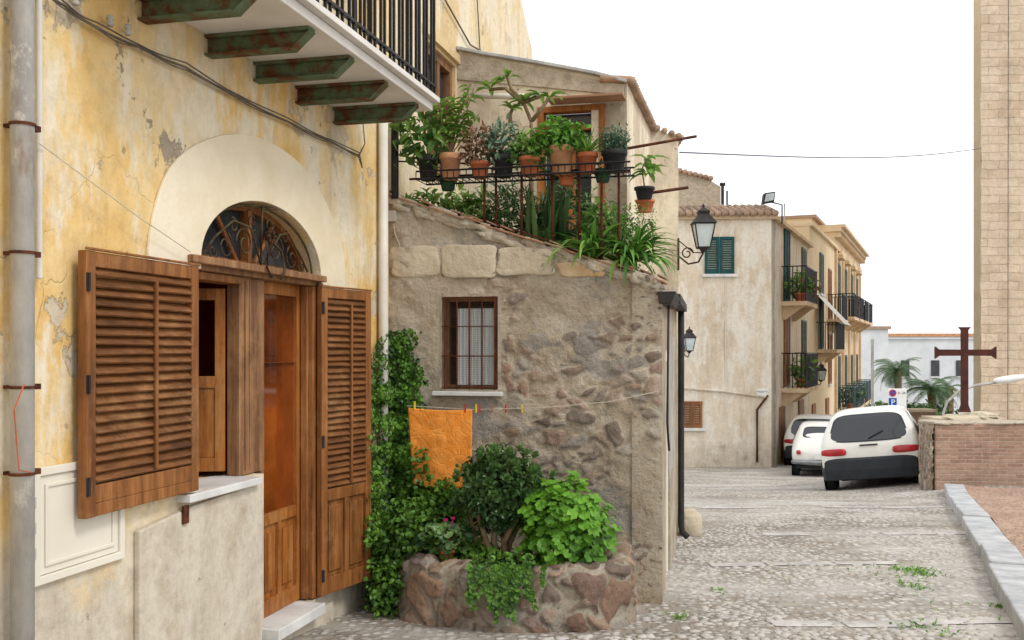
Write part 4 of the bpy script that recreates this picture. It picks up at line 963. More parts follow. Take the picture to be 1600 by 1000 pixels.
# ---------------------------------------------------------------- washing line
lp=[at(636,634,6.62),at(742,640,6.5),at(850,637,6.42),at(950,628,6.4),at(1030,611,6.44)]
m=MB(); m.tube(lp,.0022,5); tag(m.build('washing_line',M['rope']),'thin washing line stretched in front of stone wall','clothes line')
m=MB(); nu,nv=44,60; vs=[]
A=at(638,637,6.46); B_=at(738,640,6.36)
for j in range(nv+1):
    for i in range(nu+1):
        f=i/nu; g=j/nv; p=A.lerp(B_,f); sag=-.010*math.sin(math.pi*f)
        x=p.x+(.030*g*(1-f))-.006*g*f; y=p.y+.010*math.sin(f*7+g*1.5)*(.2+g)+.005*mn.noise(Vector((f*6,g*7,1))); z=p.z+sag-g*(.495+.008*math.sin(f*3.1))+.003*mn.noise(Vector((f*20,g*20,5)))
        vs.append((x,y,z))
m.add(vs,[(j*(nu+1)+i,j*(nu+1)+i+1,(j+1)*(nu+1)+i+1,(j+1)*(nu+1)+i) for j in range(nv) for i in range(nu)])
# line passes through the top hem of the towel
o=m.build('towel',M['towel'],smooth=True,fix=False); tag(o,'orange towel hanging on the washing line','towel')
o.location.y+=.14; o.location.x+=-.0
so=o.modifiers.new('t','SOLIDIFY'); so.thickness=.006
for vtx in o.data.vertices:   # keep its place at the depth of the line
    vtx.co.x*=6.60/6.46; vtx.co.z*=6.60/6.46
pins=[(648,'yellow'),(727,'red'),(744,'yellow'),(749,'red'),(769,'wood'),(790,'red'),(816,'yellow')]
pn=['yellow clothes peg at left corner of towel','red clothes peg at right corner of towel','yellow clothes peg just right of the towel','red clothes peg touching the yellow one right of towel','brown wooden clothes peg third from the towel','lone red clothes peg on the bare line','yellow clothes peg farthest from the towel']
for i,(u,cn) in enumerate(pins):
    f=(u-638)/(742-638)
    p=at(u,634+min(1,f)*5,6.60-.1*min(1,f)-.04*max(0,f-1)); m=MB(); m.boxw(p.x-.005,p.x+.005,p.y-.012,p.y-.004,p.z-.025,p.z+.03); m.boxw(p.x-.005,p.x+.005,p.y+.003,p.y+.011,p.z-.025,p.z+.03); m.boxw(p.x-.006,p.x+.006,p.y-.004,p.y+.003,p.z-.003,p.z+.004)
    tag(m.build('clothes_peg',{'yellow':M['yellowp'],'red':M['red'],'wood':M['olddoor']}[cn],bevel=.001),pn[i],'clothes peg')
# ---------------------------------------------------------------- street lantern
def lantern(p,h,lab,arm_from,name='street_lamp'):
    t=thing(name,lab,'street lamp',p); k=h/.6
    def q(r,z): return [(p.x+r*k*math.cos(math.pi/4+i*math.pi/2),p.y+r*k*math.sin(math.pi/4+i*math.pi/2),p.z+z*k) for i in range(4)]
    m=MB(); m.hexa(q(.11,0)+q(.19,.33)); m.build('glass',M['glasslamp'],t)
    m=MB(); a=q(.115,0);b_=q(.197,.33)
    for i in range(4): m.tube([a[i],b_[i]],.010*k,5); m.tube([a[i],a[(i+1)%4]],.012*k,5); m.tube([b_[i],b_[(i+1)%4]],.014*k,5)
    m.hexa(q(.23,.335)+q(.10,.46)); m.hexa(q(.10,.462)+q(.115,.50)); m.hexa(q(.12,.502)+q(.02,.56)); m.lathe(p+Vector((0,0,.56*k)),[(.012*k,0),(.022*k,.02*k),(.0,.06*k)],8); m.lathe(p+Vector((0,0,-.07*k)),[(0,0),(.03*k,.01*k),(.05*k,.04*k),(.10*k,.068*k)],8)
    m.build('hood',M['dark'],t)
    m=MB(); af=Vector(arm_from); bt=p+Vector((0,0,-.07*k))
    m.tube([af,af.lerp(bt,.4)+Vector((0,0,-.13*k)),af.lerp(bt,.8)+Vector((0,0,-.12*k)),bt],.014*k,7)
    cc=af.lerp(bt,.35)+Vector((0,0,.02*k)); dd=(bt-af); dd.z=0; dd.normalize()
    m.tube([cc+dd*(.09*k*(1-.7*i/18)*math.cos(i*.45))+Vector((0,0,.09*k*(1-.7*i/18)*math.sin(i*.45))) for i in range(19)],.010*k,6)
    m.tube([af+Vector((0,0,.25*k)),af+Vector((0,0,-.2*k))],.016*k,6); m.tube([af+Vector((0,0,.22*k)),af.lerp(bt,.6)+Vector((0,0,.02*k)),bt],.009*k,6)
    m.build('scroll_bracket',M['iron'],t,smooth=True)
lantern(at(1099,387,9.9),.43,'large lantern on scrolled bracket at the corner of terrace house',at(1060,400,10.0))
# ---------------------------------------------------------------- beige corner house and street row
PB=26.0; XB=(1205-800)/F*PB
F1=Fr((XB,PB),(1,-.06)); G=Fr((XB,PB),(.433,1))
def fx(u,v,b=0): return F1.px(u,v,b)
bh=thing('beige_house','beige plastered corner house with green shuttered window','house',(XB-1.5,PB+1,-3.1))
ze=fx(1130,343)[1]
sL=F1.S(1020)
def win(par,fr,a0,a1,z0,z1,mat,name='window'):
    m=MB(); mt=M[mat]
    c=(a0+a1)/2
    for x0,x1 in ((a0,c-.01),(c+.01,a1)):
        m.box(fr,x0,x0+.06,.003,.05,z0,z1); m.box(fr,x1-.06,x1,.003,.05,z0,z1); m.box(fr,x0+.06,x1-.06,.003,.05,z1-.07,z1); m.box(fr,x0+.06,x1-.06,.003,.05,z0,z0+.08)
        z=z0+.09
        while z<z1-.08: m.box(fr,x0+.06,x1-.06,.004,.035,z,z+.035); z+=.06
    o=m.build(name,mt,par); m=MB(); m.box(fr,a0-.08,a1+.08,.002,.09,z0-.08,z0-.005); m.build('sill',M['sill'],o); return o
def volume(par,fr,s0,s1,depth,zb,zt,mat,name='wall'):
    m=MB(); m.box(fr,s0,s1,-depth,0,zb,zt); return m.build(name,M[mat],par)
gL=8.1
m=MB(); q=[F1.P(sL,0,0),F1.P(0,0,0),G.P(gL,0,0),G.P(gL,-6,0)]
m.add([(p.x,p.y,-4.5) for p in q]+[(p.x,p.y,ze) for p in q],[(3,2,1,0),(4,5,6,7),(0,1,5,4),(1,2,6,5),(2,3,7,6),(3,0,4,7)]); m.build('wall',M['beige'],bh)
m=MB(); q2=[F1.P(sL,.12,0),F1.P(.12,.12,0),G.P(gL,.15,0),G.P(gL,-6,0)]
m.add([(p.x,p.y,ze+.002) for p in q2]+[(p.x,p.y,ze+.10) for p in q2],[(3,2,1,0),(4,5,6,7),(0,1,5,4),(1,2,6,5),(2,3,7,6),(3,0,4,7)]); m.build('cornice',M['sand'],bh)
m=MB(); x=sL
while x<.2:
    for r_ in range(5):
        y=.22-r_*.36; m.tube([F1.P(x,y,ze+.13+r_*.085),F1.P(x,y-.40,ze+.13+(r_+1.1)*.085)],[.085,.07],8,R())
    x+=.185
m.hexa([F1.P(sL,.15,ze+.1),F1.P(.1,.15,ze+.1),F1.P(.1,-1.8,ze+.1),F1.P(sL,-1.8,ze+.1),F1.P(sL,.15,ze+.12),F1.P(.1,.15,ze+.12),F1.P(-.1,-1.8,ze+.52),F1.P(sL,-1.8,ze+.52)],.9)
m.build('roof_tiles',M['tile'],bh,smooth=True)
A=fx(1101,428);B=fx(1147,370); win(bh,F1,A[0],B[0],A[1],B[1],'greenshut')
A=fx(1066,668);B=fx(1097,627); win(bh,F1,A[0],B[0],A[1],B[1],'wood')
m=MB(); m.tube([F1.W(1068,606,.04),F1.W(1130,611,.04),F1.W(1200,621,.04)],.035,6); m.build('string_pipe',M['beige'],bh,smooth=True)
m=MB(); m.tube([F1.W(1134,430,.03),F1.W(1134,600,.03)],.014,6); m.build('conduit',M['whitepvc'],bh)
m=MB(); m.tube([F1.W(1200,618,.05),F1.W(1183,640,.05),F1.W(1183,722,.05)],.03,8); m.build('lower_drainpipe',M['rust'],bh,smooth=True)
m=MB(); m.tube([G.P(.25,.06,ze),G.P(.25,.06,-3.2)],.035,8); m.build('corner_drainpipe',M['greypipe'],bh,smooth=True)
def balcony(par,fr,a0,a1,z,proj=.7,rh=.95,mat='black'):
    m=MB(); m.box(fr,a0,a1,.004,proj,z-.12,z)
    for a in (a0+.2,a1-.3): m.hexa([fr.P(a,.004,z-.5),fr.P(a+.12,.004,z-.5),fr.P(a+.12,.1,z-.5),fr.P(a,.1,z-.5),fr.P(a,.004,z-.122),fr.P(a+.12,.004,z-.122),fr.P(a+.12,proj-.1,z-.122),fr.P(a,proj-.1,z-.122)])
    o=m.build('balcony_slab',M['sand'],par)
    m=MB(); x=a0+.03
    while x<a1: m.box(fr,x-.012,x+.012,proj-.05,proj-.026,z+.002,z+rh); x+=.12
    for a in (a0+.02,a1-.02):
        y=.06
        while y<proj: m.box(fr,a-.012,a+.012,y,y+.024,z+.002,z+rh); y+=.12
        m.box(fr,a-.016,a+.016,.01,proj,z+rh,z+rh+.03)
    m.box(fr,a0,a1,proj-.06,proj-.02,z+rh,z+rh+.03); m.build('railing',M[mat],o); return o
def fw(par,fr,a,z,w=1.1,h=2.2,mat='greenshut'): return win(par,fr,a,a+w,z+.02,z+h,mat,'french_window')
def gz(a,v):
    p=G.P(a,0,0); return p.y*(HZ-v)/F
balcony(bh,G,1.7,4.2,gz(3,474)); fw(bh,G,2.2,gz(3,474),1.0,2.1)
balcony(bh,G,1.7,4.4,gz(3,604)); fw(bh,G,2.2,gz(3,604),1.0,2.2,'wood')
fw(bh,G,6.0,gz(3,604),1.0,2.0,'greyshut'); fw(bh,G,6.0,gz(3,474),1.0,1.9,'greyshut')
for x0_,x1_ in ((5.2,6.3),(1.3,2.2)): m=MB(); m.box(G,x0_,x1_,.003,.05,-3.7,-1.6); m.build('street_door',M['olddoor'],bh)
def bpl(fr,a,z,lab,mat='dkleaf',n=160,r=.35):
    p=fr.P(a,.45,z); t=thing('balcony_plant',lab,'potted plant',p); m=MB(); potmesh(m,p,.16,.25); m.build('pot',M['terracotta'],t,smooth=True); m=MB(); cloud(m,p+Vector((0,0,.25+r*.7)),(r,r,r),n,.16,.5); m.build('foliage',M[mat],t,fix=False)
bpl(G,2.2,gz(3,474),'leafy plant on upper balcony of the beige house, left','midleaf'); bpl(G,3.6,gz(3,474),'leafy plant on upper balcony of the beige house, right','redleaf'); bpl(G,2.6,gz(3,604),'leafy plant on lower balcony of the beige house','midleaf')
r2=thing('peach_house','plain peach house with awning behind the beige corner house','house',G.P(11,-2,-3.6))
b2a,b2b=gL+.02,16.3; z2=33.5*(HZ-353)/F
volume(r2,G,b2a,b2b,8,-6,z2,'peach'); m=MB(); m.box(G,b2a-.02,b2b,-7,.12,z2+.002,z2+.12); m.build('cornice',M['peach'],r2)
balcony(r2,G,10,13.2,gz(11.5,546)); fw(r2,G,11,gz(11.5,546)); fw(r2,G,11,gz(11.5,460),1.1,1.5,'greyshut'); balcony(r2,G,13.6,15.8,gz(14.5,500),.6); fw(r2,G,14,gz(14.5,500),1,2,'wood')
fw(r2,G,14,gz(14.5,600),1,2,'wood')
m=MB(); za=gz(10.5,475); m.add([G.P(9.6,.02,za+.35),G.P(12.2,.02,za+.35),G.P(12.2,1.0,za-.75),G.P(9.6,1.0,za-.75)],[(0,1,2,3)]); m.build('awning',M['awning'],r2,fix=False)
for x0_,x1_ in ((8.7,9.6),(13,14)): m=MB(); m.box(G,x0_,x1_,.003,.05,-4.1,-1.9); m.build('street_door',M['wood'],r2)
r3=thing('sandstone_house','ornate sandstone house with heavy cornice at the far end of row','house',G.P(22,-2,-4.2))
b3a,b3b=16.32,30.5; z3=41*(HZ-362)/F
volume(r3,G,b3a,b3b,8,-7,z3,'sand')
m=MB(); m.box(G,b3a-.1,b3b+.1,-8,.30,z3+.002,z3+.16); m.box(G,b3a-.1,b3b+.2,-8,.45,z3+.162,z3+.28); m.box(G,b3a,b3b,.002,.1,z3-.7,z3-.55)
a=b3a
while a<b3b: m.box(G,a,a+.15,.002,.25,z3-.22,z3-.01); a+=.5
m.build('cornice',M['sand'],r3)
for a in (16.6,19.7,22.9,26.1,29.6):
    m=MB(); m.box(G,a,a+.35,.003,.09,-6,z3-.72); m.build('pilaster',M['sand'],r3)
for a in (17.4,20.6,23.8,27):
    for v_,mt in ((500,'black'),(632,'bluerail')):
        z=gz(22,v_); balcony(r3,G,a-.4,a+2.0,z,.75,.95,mt); fw(r3,G,a+.3,z,1.1,2.3,'greyshut')
    m=MB(); z=gz(22,500)+2.5; m.box(G,a+.05,a+1.65,.003,.25,z,z+.14); m.hexa([G.P(a+.05,.003,z+.142),G.P(a+1.65,.003,z+.142),G.P(a+1.65,.2,z+.142),G.P(a+.05,.2,z+.142),G.P(a+.8,.003,z+.45),G.P(a+.9,.003,z+.45),G.P(a+.9,.2,z+.45),G.P(a+.8,.2,z+.45)]); m.build('window_pediment',M['sand'],r3)
for a,lab in ((18.2,'dark plant on the nearest low balcony of sandstone house'),(21.3,'dark plant on second low balcony of sandstone house')): bpl(G,a,gz(22,632),lab,'dkleaf',200,.45)
r3b=thing('ochre_house','tall ochre house rising behind the sandstone cornice','house',G.P(19,-6,-4)); zq=41*(HZ-354)/F+.3
m=MB(); m.box(G,15.5,21,-9,-.8,-3,zq); m.build('wall',M['peach'],r3b)
m=MB(); m.box(G,15.4,21.2,-9.5,-.6,zq+.002,zq+.12); m.build('roof_edge',M['tile'],r3b)
gh=thing('grey_house','small grey rendered house peeping over the beige roof','house',(5.3,33,-3))
m=MB(); p0=at(1050,270,33);p1_=at(1126,320,33); m.prism(W0,[(p0.x-1,-5),(p1_.x,-5),(p1_.x,p1_.z+.6),(at(1110,282,33).x,at(1110,282,33).z),(at(1065,270,33).x,at(1065,270,33).z),(p0.x-1,p0.z)],-37,-33); m.build('wall',M['mortar'],gh)
m=MB()
for k in range(7): a_=at(1062+k*8,268+k*2.0,33); m.tube([a_+Vector((0,-.1,.02)),a_+Vector((.0,.6,.06))],.09,6,R())
m.build('ridge_tiles',M['tile'],gh,smooth=True)
m=MB(); a_=at(1129,322,32); m.tube([a_+Vector((0,0,-1)),at(1129,290,32)],.05,8); m.tube([at(1125,288,32),at(1133,288,32)],.06,6); m.tube([at(1136,322,32),at(1136,298,32)],.03,6); tag(m.build('flue_pipe',M['dark']),'thin dark flue pipe above the beige house roof','pipe')
p=at(1200,310,26); t=thing('floodlight','floodlight fixed on a bracket at beige house eave','floodlight',p)
m=MB(); m.hexa([(p.x-.16,p.y-.1,p.z-.15),(p.x+.14,p.y-.1,p.z-.1),(p.x+.14,p.y+.1,p.z-.1),(p.x-.16,p.y+.1,p.z-.15),(p.x-.12,p.y-.14,p.z+.12),(p.x+.16,p.y-.14,p.z+.16),(p.x+.16,p.y+.1,p.z+.16),(p.x-.12,p.y+.1,p.z+.12)]); m.build('housing',M['dark'],t,bevel=.01)
m=MB(); m.hexa([(p.x-.12,p.y-.125,p.z-.11),(p.x+.11,p.y-.125,p.z-.06),(p.x+.11,p.y-.115,p.z-.06),(p.x-.12,p.y-.115,p.z-.11),(p.x-.09,p.y-.16,p.z+.09),(p.x+.13,p.y-.16,p.z+.12),(p.x+.13,p.y-.14,p.z+.12),(p.x-.09,p.y-.14,p.z+.09)]); m.build('lens',M['glasslamp'],t)
m=MB(); m.tube([p+Vector((.1,0,-.1)),at(1222,320,26.2),at(1222,350,26.2)],.02,6); m.build('arm',M['dark'],t)
for (u,v0,v1,y,lab) in ((1212,345,490,27,'thin pole at beige house corner'),(1226,318,350,30,'short pole behind floodlight')):
    m=MB(); m.tube([at(u,v0,y),at(u,v1,y)],.02,6); tag(m.build('pole',M['greypipe']),lab,'pole')
lantern(at(1077,548,25.2),.6,'small lantern on the beige house front',at(1066,545,26.0)); lantern(at(1283,594,34),.6,'far lantern on bracket beside the peach house',at(1272,592,34.5))
t=thing('street_name_sign','white street name plaque on the beige house corner','sign',F1.W(1191,614,.01))
def text(body,size,fr,a,b,z,mat,par,name='lettering'):
    cu=bpy.data.curves.new(name,'FONT'); cu.body=body; cu.size=size; cu.align_x='CENTER'; cu.align_y='CENTER'; cu.extrude=.001
    o=bpy.data.objects.new(name,cu); COL.objects.link(o); bpy.context.view_layer.update()
    me=bpy.data.meshes.new_from_object(o.evaluated_get(bpy.context.evaluated_depsgraph_get())); bpy.data.objects.remove(o)
    p=fr.P(a,b,z); Mx=Matrix(((fr.d.x,0,fr.n.x,p.x),(fr.d.y,0,fr.n.y,p.y),(0,1,0,p.z),(0,0,0,1))); me.transform(Mx)
    me.materials.clear(); me.materials.append(mat); o=bpy.data.objects.new(name,me); COL.objects.link(o); o.parent=par
    if par.type=='EMPTY': o.matrix_parent_inverse=Matrix.Translation(-par.location)
    return o
A=fx(1182,621);B=fx(1200,607); m=MB(); m.box(F1,A[0],B[0],.004,.03,A[1],B[1]); m.build('plaque',M['signwhite'],t,bevel=.005)
text('PIAZZETTA',.052,F1,(A[0]+B[0])/2,.032,(A[1]+B[1])/2+.03,M['black'],t)
# ---------------------------------------------------------------- parking sign
pp=at(1400,640,22); gzv=H(pp.x,22); t=thing('parking_sign','no parking sign with blue parking panel on grey post','sign',(pp.x,22,gzv))
m=MB(); m.tube([(pp.x-.12,22.03,gzv),(pp.x-.12,22.03,at(0,607,22).z)],.03,8); m.build('post',M['greypipe'],t)
a_=at(1387,641,22); b_=at(1416,607,22); m=MB(); m.boxw(a_.x,b_.x,21.97,21.99,a_.z,b_.z); m.build('panel',M['signwhite'],t,bevel=.01)
c1=at(1395,614,21.96)
def discw(m,c,r0,r1,dy):
    n=28; vs=[]
    for i in range(n):
        a=2*math.pi*i/n; vs+=[(c.x+r1*math.cos(a),c.y-dy,c.z+r1*math.sin(a)),(c.x+r0*math.cos(a),c.y-dy,c.z+r0*math.sin(a))]
    m.add(vs,[(2*i,(2*i+2)%(2*n),(2*i+3)%(2*n),2*i+1) for i in range(n)])
m=MB(); discw(m,c1,.0,.06,.0); m.build('blue_disc',M['blue'],t,fix=False); m=MB(); discw(m,c1,.06,.08,.0); m.hexa([(c1.x-.05,c1.y-.004,c1.z+.035),(c1.x-.035,c1.y-.004,c1.z+.05),(c1.x-.035,c1.y-.002,c1.z+.05),(c1.x-.05,c1.y-.002,c1.z+.035),(c1.x+.035,c1.y-.004,c1.z-.05),(c1.x+.05,c1.y-.004,c1.z-.035),(c1.x+.05,c1.y-.002,c1.z-.035),(c1.x+.035,c1.y-.002,c1.z-.05)]); m.build('red_ring',M['red'],t,fix=False)
a2=at(1389,636,21.96); b2_=at(1401,622,21.96); m=MB(); m.boxw(a2.x,b2_.x,21.955,21.965,a2.z,b2_.z); m.build('blue_panel',M['blue'],t)
text('P',.18,W0,(a2.x+b2_.x)/2,-21.95,(a2.z+b2_.z)/2,M['signwhite'],t); text('0 - 24',.07,W0,at(1408,614,22).x,-21.965,at(1408,614,22).z,M['black'],t)
m=MB(); pz=at(1363,530,24); m.tube([(pz.x,24,H(pz.x,24)),(pz.x,24,pz.z)],.035,8); tag(m.build('sign_post',M['greypipe']),'plain grey steel post left of the parking sign','post')
# ---------------------------------------------------------------- cars
def car(name,label,st,glass,light,spec):
    root=thing(name,label,'car',(0,0,0)); m=MB(); rings=[]
    for (y,zb,zm,zt,wl,wb,wt) in st:
        half=[(0,zb),(wl*.9,zb),(wl,zb+.07),(wb*1.012,(zb+zm)/2+.04),(wb,zm),(wb*.4+wt*.6,zm+(zt-zm)*.6),(wt,zt-(zt-zm)*.10-.008),(wt*.86,zt-.004),(wt*.45,zt+.006),(0,zt+.01)]
        ring=half+[(-x,z) for x,z in half[-2:0:-1]]
        rings.append([(x,y,z) for x,z in ring])
    k=len(rings[0]); vs=[p for r in rings for p in r]
    fs=[(i*k+j,i*k+(j+1)%k,(i+1)*k+(j+1)%k,(i+1)*k+j) for i in range(len(rings)-1) for j in range(k)]
    fs.append(tuple(range(k))); fs.append(tuple((len(rings)-1)*k+j for j in range(k)))
    m.add(vs,fs); body=m.build('body',M['carwhite'],root,smooth=True,sub=1)
    prof=[(s[3],s[0]) for s in st if s[0]<1.2]
    def yat(z):
        for (a,ya),(b,yb) in zip(prof,prof[1:]):
            if z<=b: return ya+(yb-ya)*(z-a)/(b-a) if b>a else ya
        return prof[-1][1]
    def patch(z0,z1,w0,w1,mat,nm,off=.014,x0=None,cn=5.0):
        m=MB(); n=36; vs=[]; cz=(z0+z1)/2; hz=(z1-z0)/2
        for ri in range(7):
            for i in range(n):
                a=2*math.pi*i/n; f=ri/6
                ex=math.copysign(abs(math.cos(a))**(2/cn),math.cos(a))*f; ez=math.copysign(abs(math.sin(a))**(2/cn),math.sin(a))*f
                z=cz+ez*hz; w=w0+(w1-w0)*(ez+1)/2; x=ex*w
                if x0 is not None: x+=x0
                vs.append((x,yat(z)-off+.05*x*x,z))
        fs=[(r*n+i,r*n+(i+1)%n,(r+1)*n+(i+1)%n,(r+1)*n+i) for r in range(6) for i in range(n)]
        m.add(vs,fs); return m.build(nm,M[mat],root,smooth=True,fix=True)
    patch(glass[0]-.018,glass[1]+.018,glass[2]+.02,glass[3]+.02,'bumper','window_seal',.011)
    patch(glass[0],glass[1],glass[2],glass[3],'carblack','rear_window')
    for sx in (-1,1):
        z0,z1,x0,x1,yy=light; m=MB(); cc=Vector((sx*(x0+x1)/2,yy,(z0+z1)/2))
        m.lump(cc,Vector(((x1-x0)/2*sx,.035,0)),Vector((0,.055,0)),Vector((0,0,(z1-z0)/2)),1,.0,20,12,.5,.5); m.build('tail_light',M['redlight'],root,smooth=True)
    W_=spec['w']; zb0,zb1=spec['bump']; m=MB(); path=[(-W_-.012,.42),(-W_-.012,.15),(-W_*.93,.02),(-W_*.6,-.045),(0,-.06),(W_*.6,-.045),(W_*.93,.02),(W_+.012,.15),(W_+.012,.42)]
    vs=[]
    for (x,y) in path:
        ins=Vector((-x,1.2-y)).normalized()*.10
        vs+=[(x+ins.x*.3,y+ins.y*.3,zb0),(x,y,zb0+(zb1-zb0)*.45),(x,y,zb1-.03),(x+ins.x*.25,y+ins.y*.25,zb1),(x+ins.x,y+ins.y,zb1),(x+ins.x,y+ins.y,zb0)]
    fs=[(i*6+j,(i+1)*6+j,(i+1)*6+(j+1)%6,i*6+(j+1)%6) for i in range(len(path)-1) for j in range(6)]+[tuple(range(6)),tuple(48+j for j in range(6))]
    m.add(vs,fs); m.build('bumper',M[spec['bm']],root,smooth=False,bevel=.02)
    if spec['bm']!='bumper':
        m=MB(); m.boxw(-.16,.16,-.035,-.02,zb1+.02,zb1+.15); m.build('number_plate',M['plate'],root)
    for sx in (-1,1):
        for (y0,y1) in spec['side']:
            m=MB(); vs=[]
            for y,f in ((y0,.12),(y1,.12),(y1,.80),(y0+.08,.80)):
                s_=min(st,key=lambda q_:abs(q_[0]-y)); zm,ztp,wb,wt=s_[2],s_[3],s_[5],s_[6]
                g=f/.6; x=(wb+(wb*.4+wt*.6-wb)*min(1,g))+(wt-(wb*.4+wt*.6))*max(0,(f-.6)/.3); vs.append((sx*(x+.012),y,zm+(ztp-zm)*f))
            m.add(vs,[(0,1,2,3)]); m.build('side_window',M['carblack'],root,fix=False)
    rw=spec['r']
    for yy in spec['ax']:
        for sx in (-1,1):
            c=(sx*(W_-.09),yy,rw); m=MB(); w=.085
            m.lathe(c,[(rw*.62,-w),(rw*.93,-w),(rw,-w*.7),(rw,w*.7),(rw*.93,w),(rw*.62,w),(rw*.62,-w)],24,axis='x'); wh=m.build('wheel',M['tyre'],root,smooth=True)
            m=MB(); m.lathe(c,[(0,sx*w*.7),(rw*.2,sx*w*.75),(rw*.55,sx*w*.45),(rw*.63,sx*w*.8)],24,axis='x'); m.build('rim',M['rim'],wh,smooth=True)
            m=MB(); m.lathe((sx*(W_+.004),yy,rw+.01),[(0,0),(rw*1.14,0)],24,axis='x'); m.build('wheel_arch',M['black'],root)
    m=MB(); m.boxw(-W_*.85,W_*.85,.12,spec['ax'][1]+.3,.2,.34); m.build('underbody',M['black'],root)
    return root,yat
hatch=[(0,.36,.60,.70,.66,.71,.66),(.03,.28,.66,.80,.73,.755,.69),(.08,.26,.74,.90,.755,.775,.70),(.15,.26,.80,1.05,.765,.785,.67),(.24,.26,.83,1.21,.765,.785,.625),(.36,.26,.84,1.33,.765,.785,.585),(.55,.26,.84,1.385,.765,.785,.56),(1.0,.26,.84,1.41,.765,.785,.555),(1.7,.26,.83,1.40,.765,.78,.55),(2.1,.26,.82,1.30,.765,.77,.55),(2.5,.26,.80,1.02,.76,.755,.6),(2.65,.26,.78,.88,.75,.745,.66),(3.1,.3,.66,.76,.72,.70,.6),(3.28,.38,.55,.64,.6,.6,.5)]
c1,yat=car('parked_car','small white hatchback with grey bumper parked tilted by the brick wall',hatch,(.83,1.26,.63,.50),(.60,.72,.36,.77,.035),dict(w=.785,bump=(.20,.56),bm='bumper',side=[(.52,.98),(1.05,1.95)],r=.275,ax=(.5,2.68)))
m=MB(); m.tube([(0,yat(.86)-.03,.86),(.24,yat(.98)-.035,.98)],.007,5); m.build('rear_wiper',M['black'],c1)
m=MB(); m.box(W0,-.14,.14,-(yat(.78)-.004),-(yat(.78)-.03),.745,.768); m.build('tailgate_handle',M['black'],c1,bevel=.004)
m=MB(); m.tube([(-.3,.62,1.40),(-.3,.7,1.62)],.004,5); m.build('aerial',M['black'],c1)
cy=16.25; cxx=(1364-800)/F*cy; c1.location=(cxx,cy-.02,H(cxx,cy+.4)); c1.rotation_euler=(math.radians(-4.5),math.radians(-6.3),math.radians(-25))
rnd=[(0,.40,.52,.56,.48,.52,.45),(.05,.30,.58,.68,.58,.61,.52),(.2,.26,.66,.82,.64,.66,.52),(.42,.25,.74,.97,.655,.66,.5),(.62,.25,.78,1.16,.66,.665,.49),(.82,.25,.79,1.27,.66,.665,.48),(1.1,.25,.79,1.315,.66,.665,.47),(1.6,.25,.78,1.31,.66,.665,.46),(1.95,.25,.76,1.18,.66,.66,.48),(2.2,.25,.74,.92,.65,.65,.52),(2.7,.3,.60,.72,.58,.58,.46),(2.95,.4,.50,.54,.45,.45,.35)]
c2,_=car('parked_car','small old fashioned rounded white car parked behind the tilted hatchback',rnd,(.92,1.16,.42,.36),(.52,.62,.46,.56,.03),dict(w=.66,bump=(.30,.40),bm='rim',side=[(.75,1.2),(1.25,1.9)],r=.26,ax=(.5,2.35)))
c2.location=((1284-800)/F*22.6,22.6,H(7.0,23)); c2.rotation_euler=(math.radians(-5),0,math.radians(-17))
c3=dup(c1,((1271-800)/F*26.3,26.3,H(7.9,26.8)),(math.radians(-4),0,math.radians(-22)),'white hatchback mostly hidden behind the rounded white car')
# ---------------------------------------------------------------- brick wall, cross, tower
bw_=thing('brick_wall','low wall of thin bricks topped with mortar beside the gravel','wall',at(1530,752,15))
BW=Fr((at(1462,0,15).x,15),(1,-.02)); zt0=BW.px(1480,662)[1]
m=MB(); m.box(BW,0,9,-.55,0,-2.4,zt0); m.build('wall',M['brick'],bw_,bevel=.02)
m=MB()
for i in range(45): m.lump(BW.P(.1+i*.2,-.27,zt0),Vector((U(.15,.24),0,0)),Vector((0,.29,0)),Vector((0,0,U(.015,.04))),i,.4,10,6)
m.build('wall_top',M['mortar'],bw_,smooth=True)
x_=at(1462,0,15).x
m=MB(); vs=[]; SM=[];ST=[]
fl0=[(x_-.01,15.04),(x_-.10,15.14),(x_-.05,15.4),(x_+.42,16.6),(x_+.86,17.6)]
def fpt(f):
    k=f*(len(fl0)-1); i=min(int(k),len(fl0)-2); return Vector(fl0[i]).lerp(Vector(fl0[i+1]),k-i)
nf=90; nz=50
for i in range(nf+1):
    f=i/nf; p=fpt(f); ztp=zt0+.02-.10*f
    for j in range(nz+1):
        z=-2.4+(ztp+2.4)*j/nz; ed,rn=field(f*2.6,z,5,1.1,.5); sm=cl((ed-.06)*5); vs.append((p.x-.035*sm+.02*mn.noise(Vector((f*20,z*8,0))),p.y-.02*sm*(1-f),z)); SM.append(sm); ST.append(.2+.4*rn)
    vs.append((p.x+.3,p.y+.1,ztp+.02)); SM.append(0); ST.append(.3)
kk=nz+2; m.add(vs,[(i*kk+j,(i+1)*kk+j,(i+1)*kk+j+1,i*kk+j+1) for i in range(nf) for j in range(kk-1)])
o=m.build('rough_wall_end',M['rubble'],bw_,smooth=True,fix=False); pattr(o,'smask',SM); pattr(o,'stint',ST)
t=thing('pink_wall','short reddish plaster wall seen past the tilted car','wall',at(1432,660,30)); m=MB(); a_=at(1422,644,30); b_=at(1462,640,30); m.boxw(a_.x,b_.x,30,30.6,-4,a_.z); m.build('wall',M['brick'],t)
m=MB(); m.boxw(a_.x-.03,b_.x+.03,29.95,30.65,a_.z+.002,a_.z+.08); m.build('coping',M['ashlar'],t)
Yc=16.2; t=thing('iron_cross','rusty iron cross standing on a pale rock behind brick wall','cross',at(1508,642,Yc)); X0=at(1507,0,Yc).x
zc0=at(0,644,Yc).z; zc1=at(0,511,Yc).z; za_=at(0,551,Yc).z
m=MB()
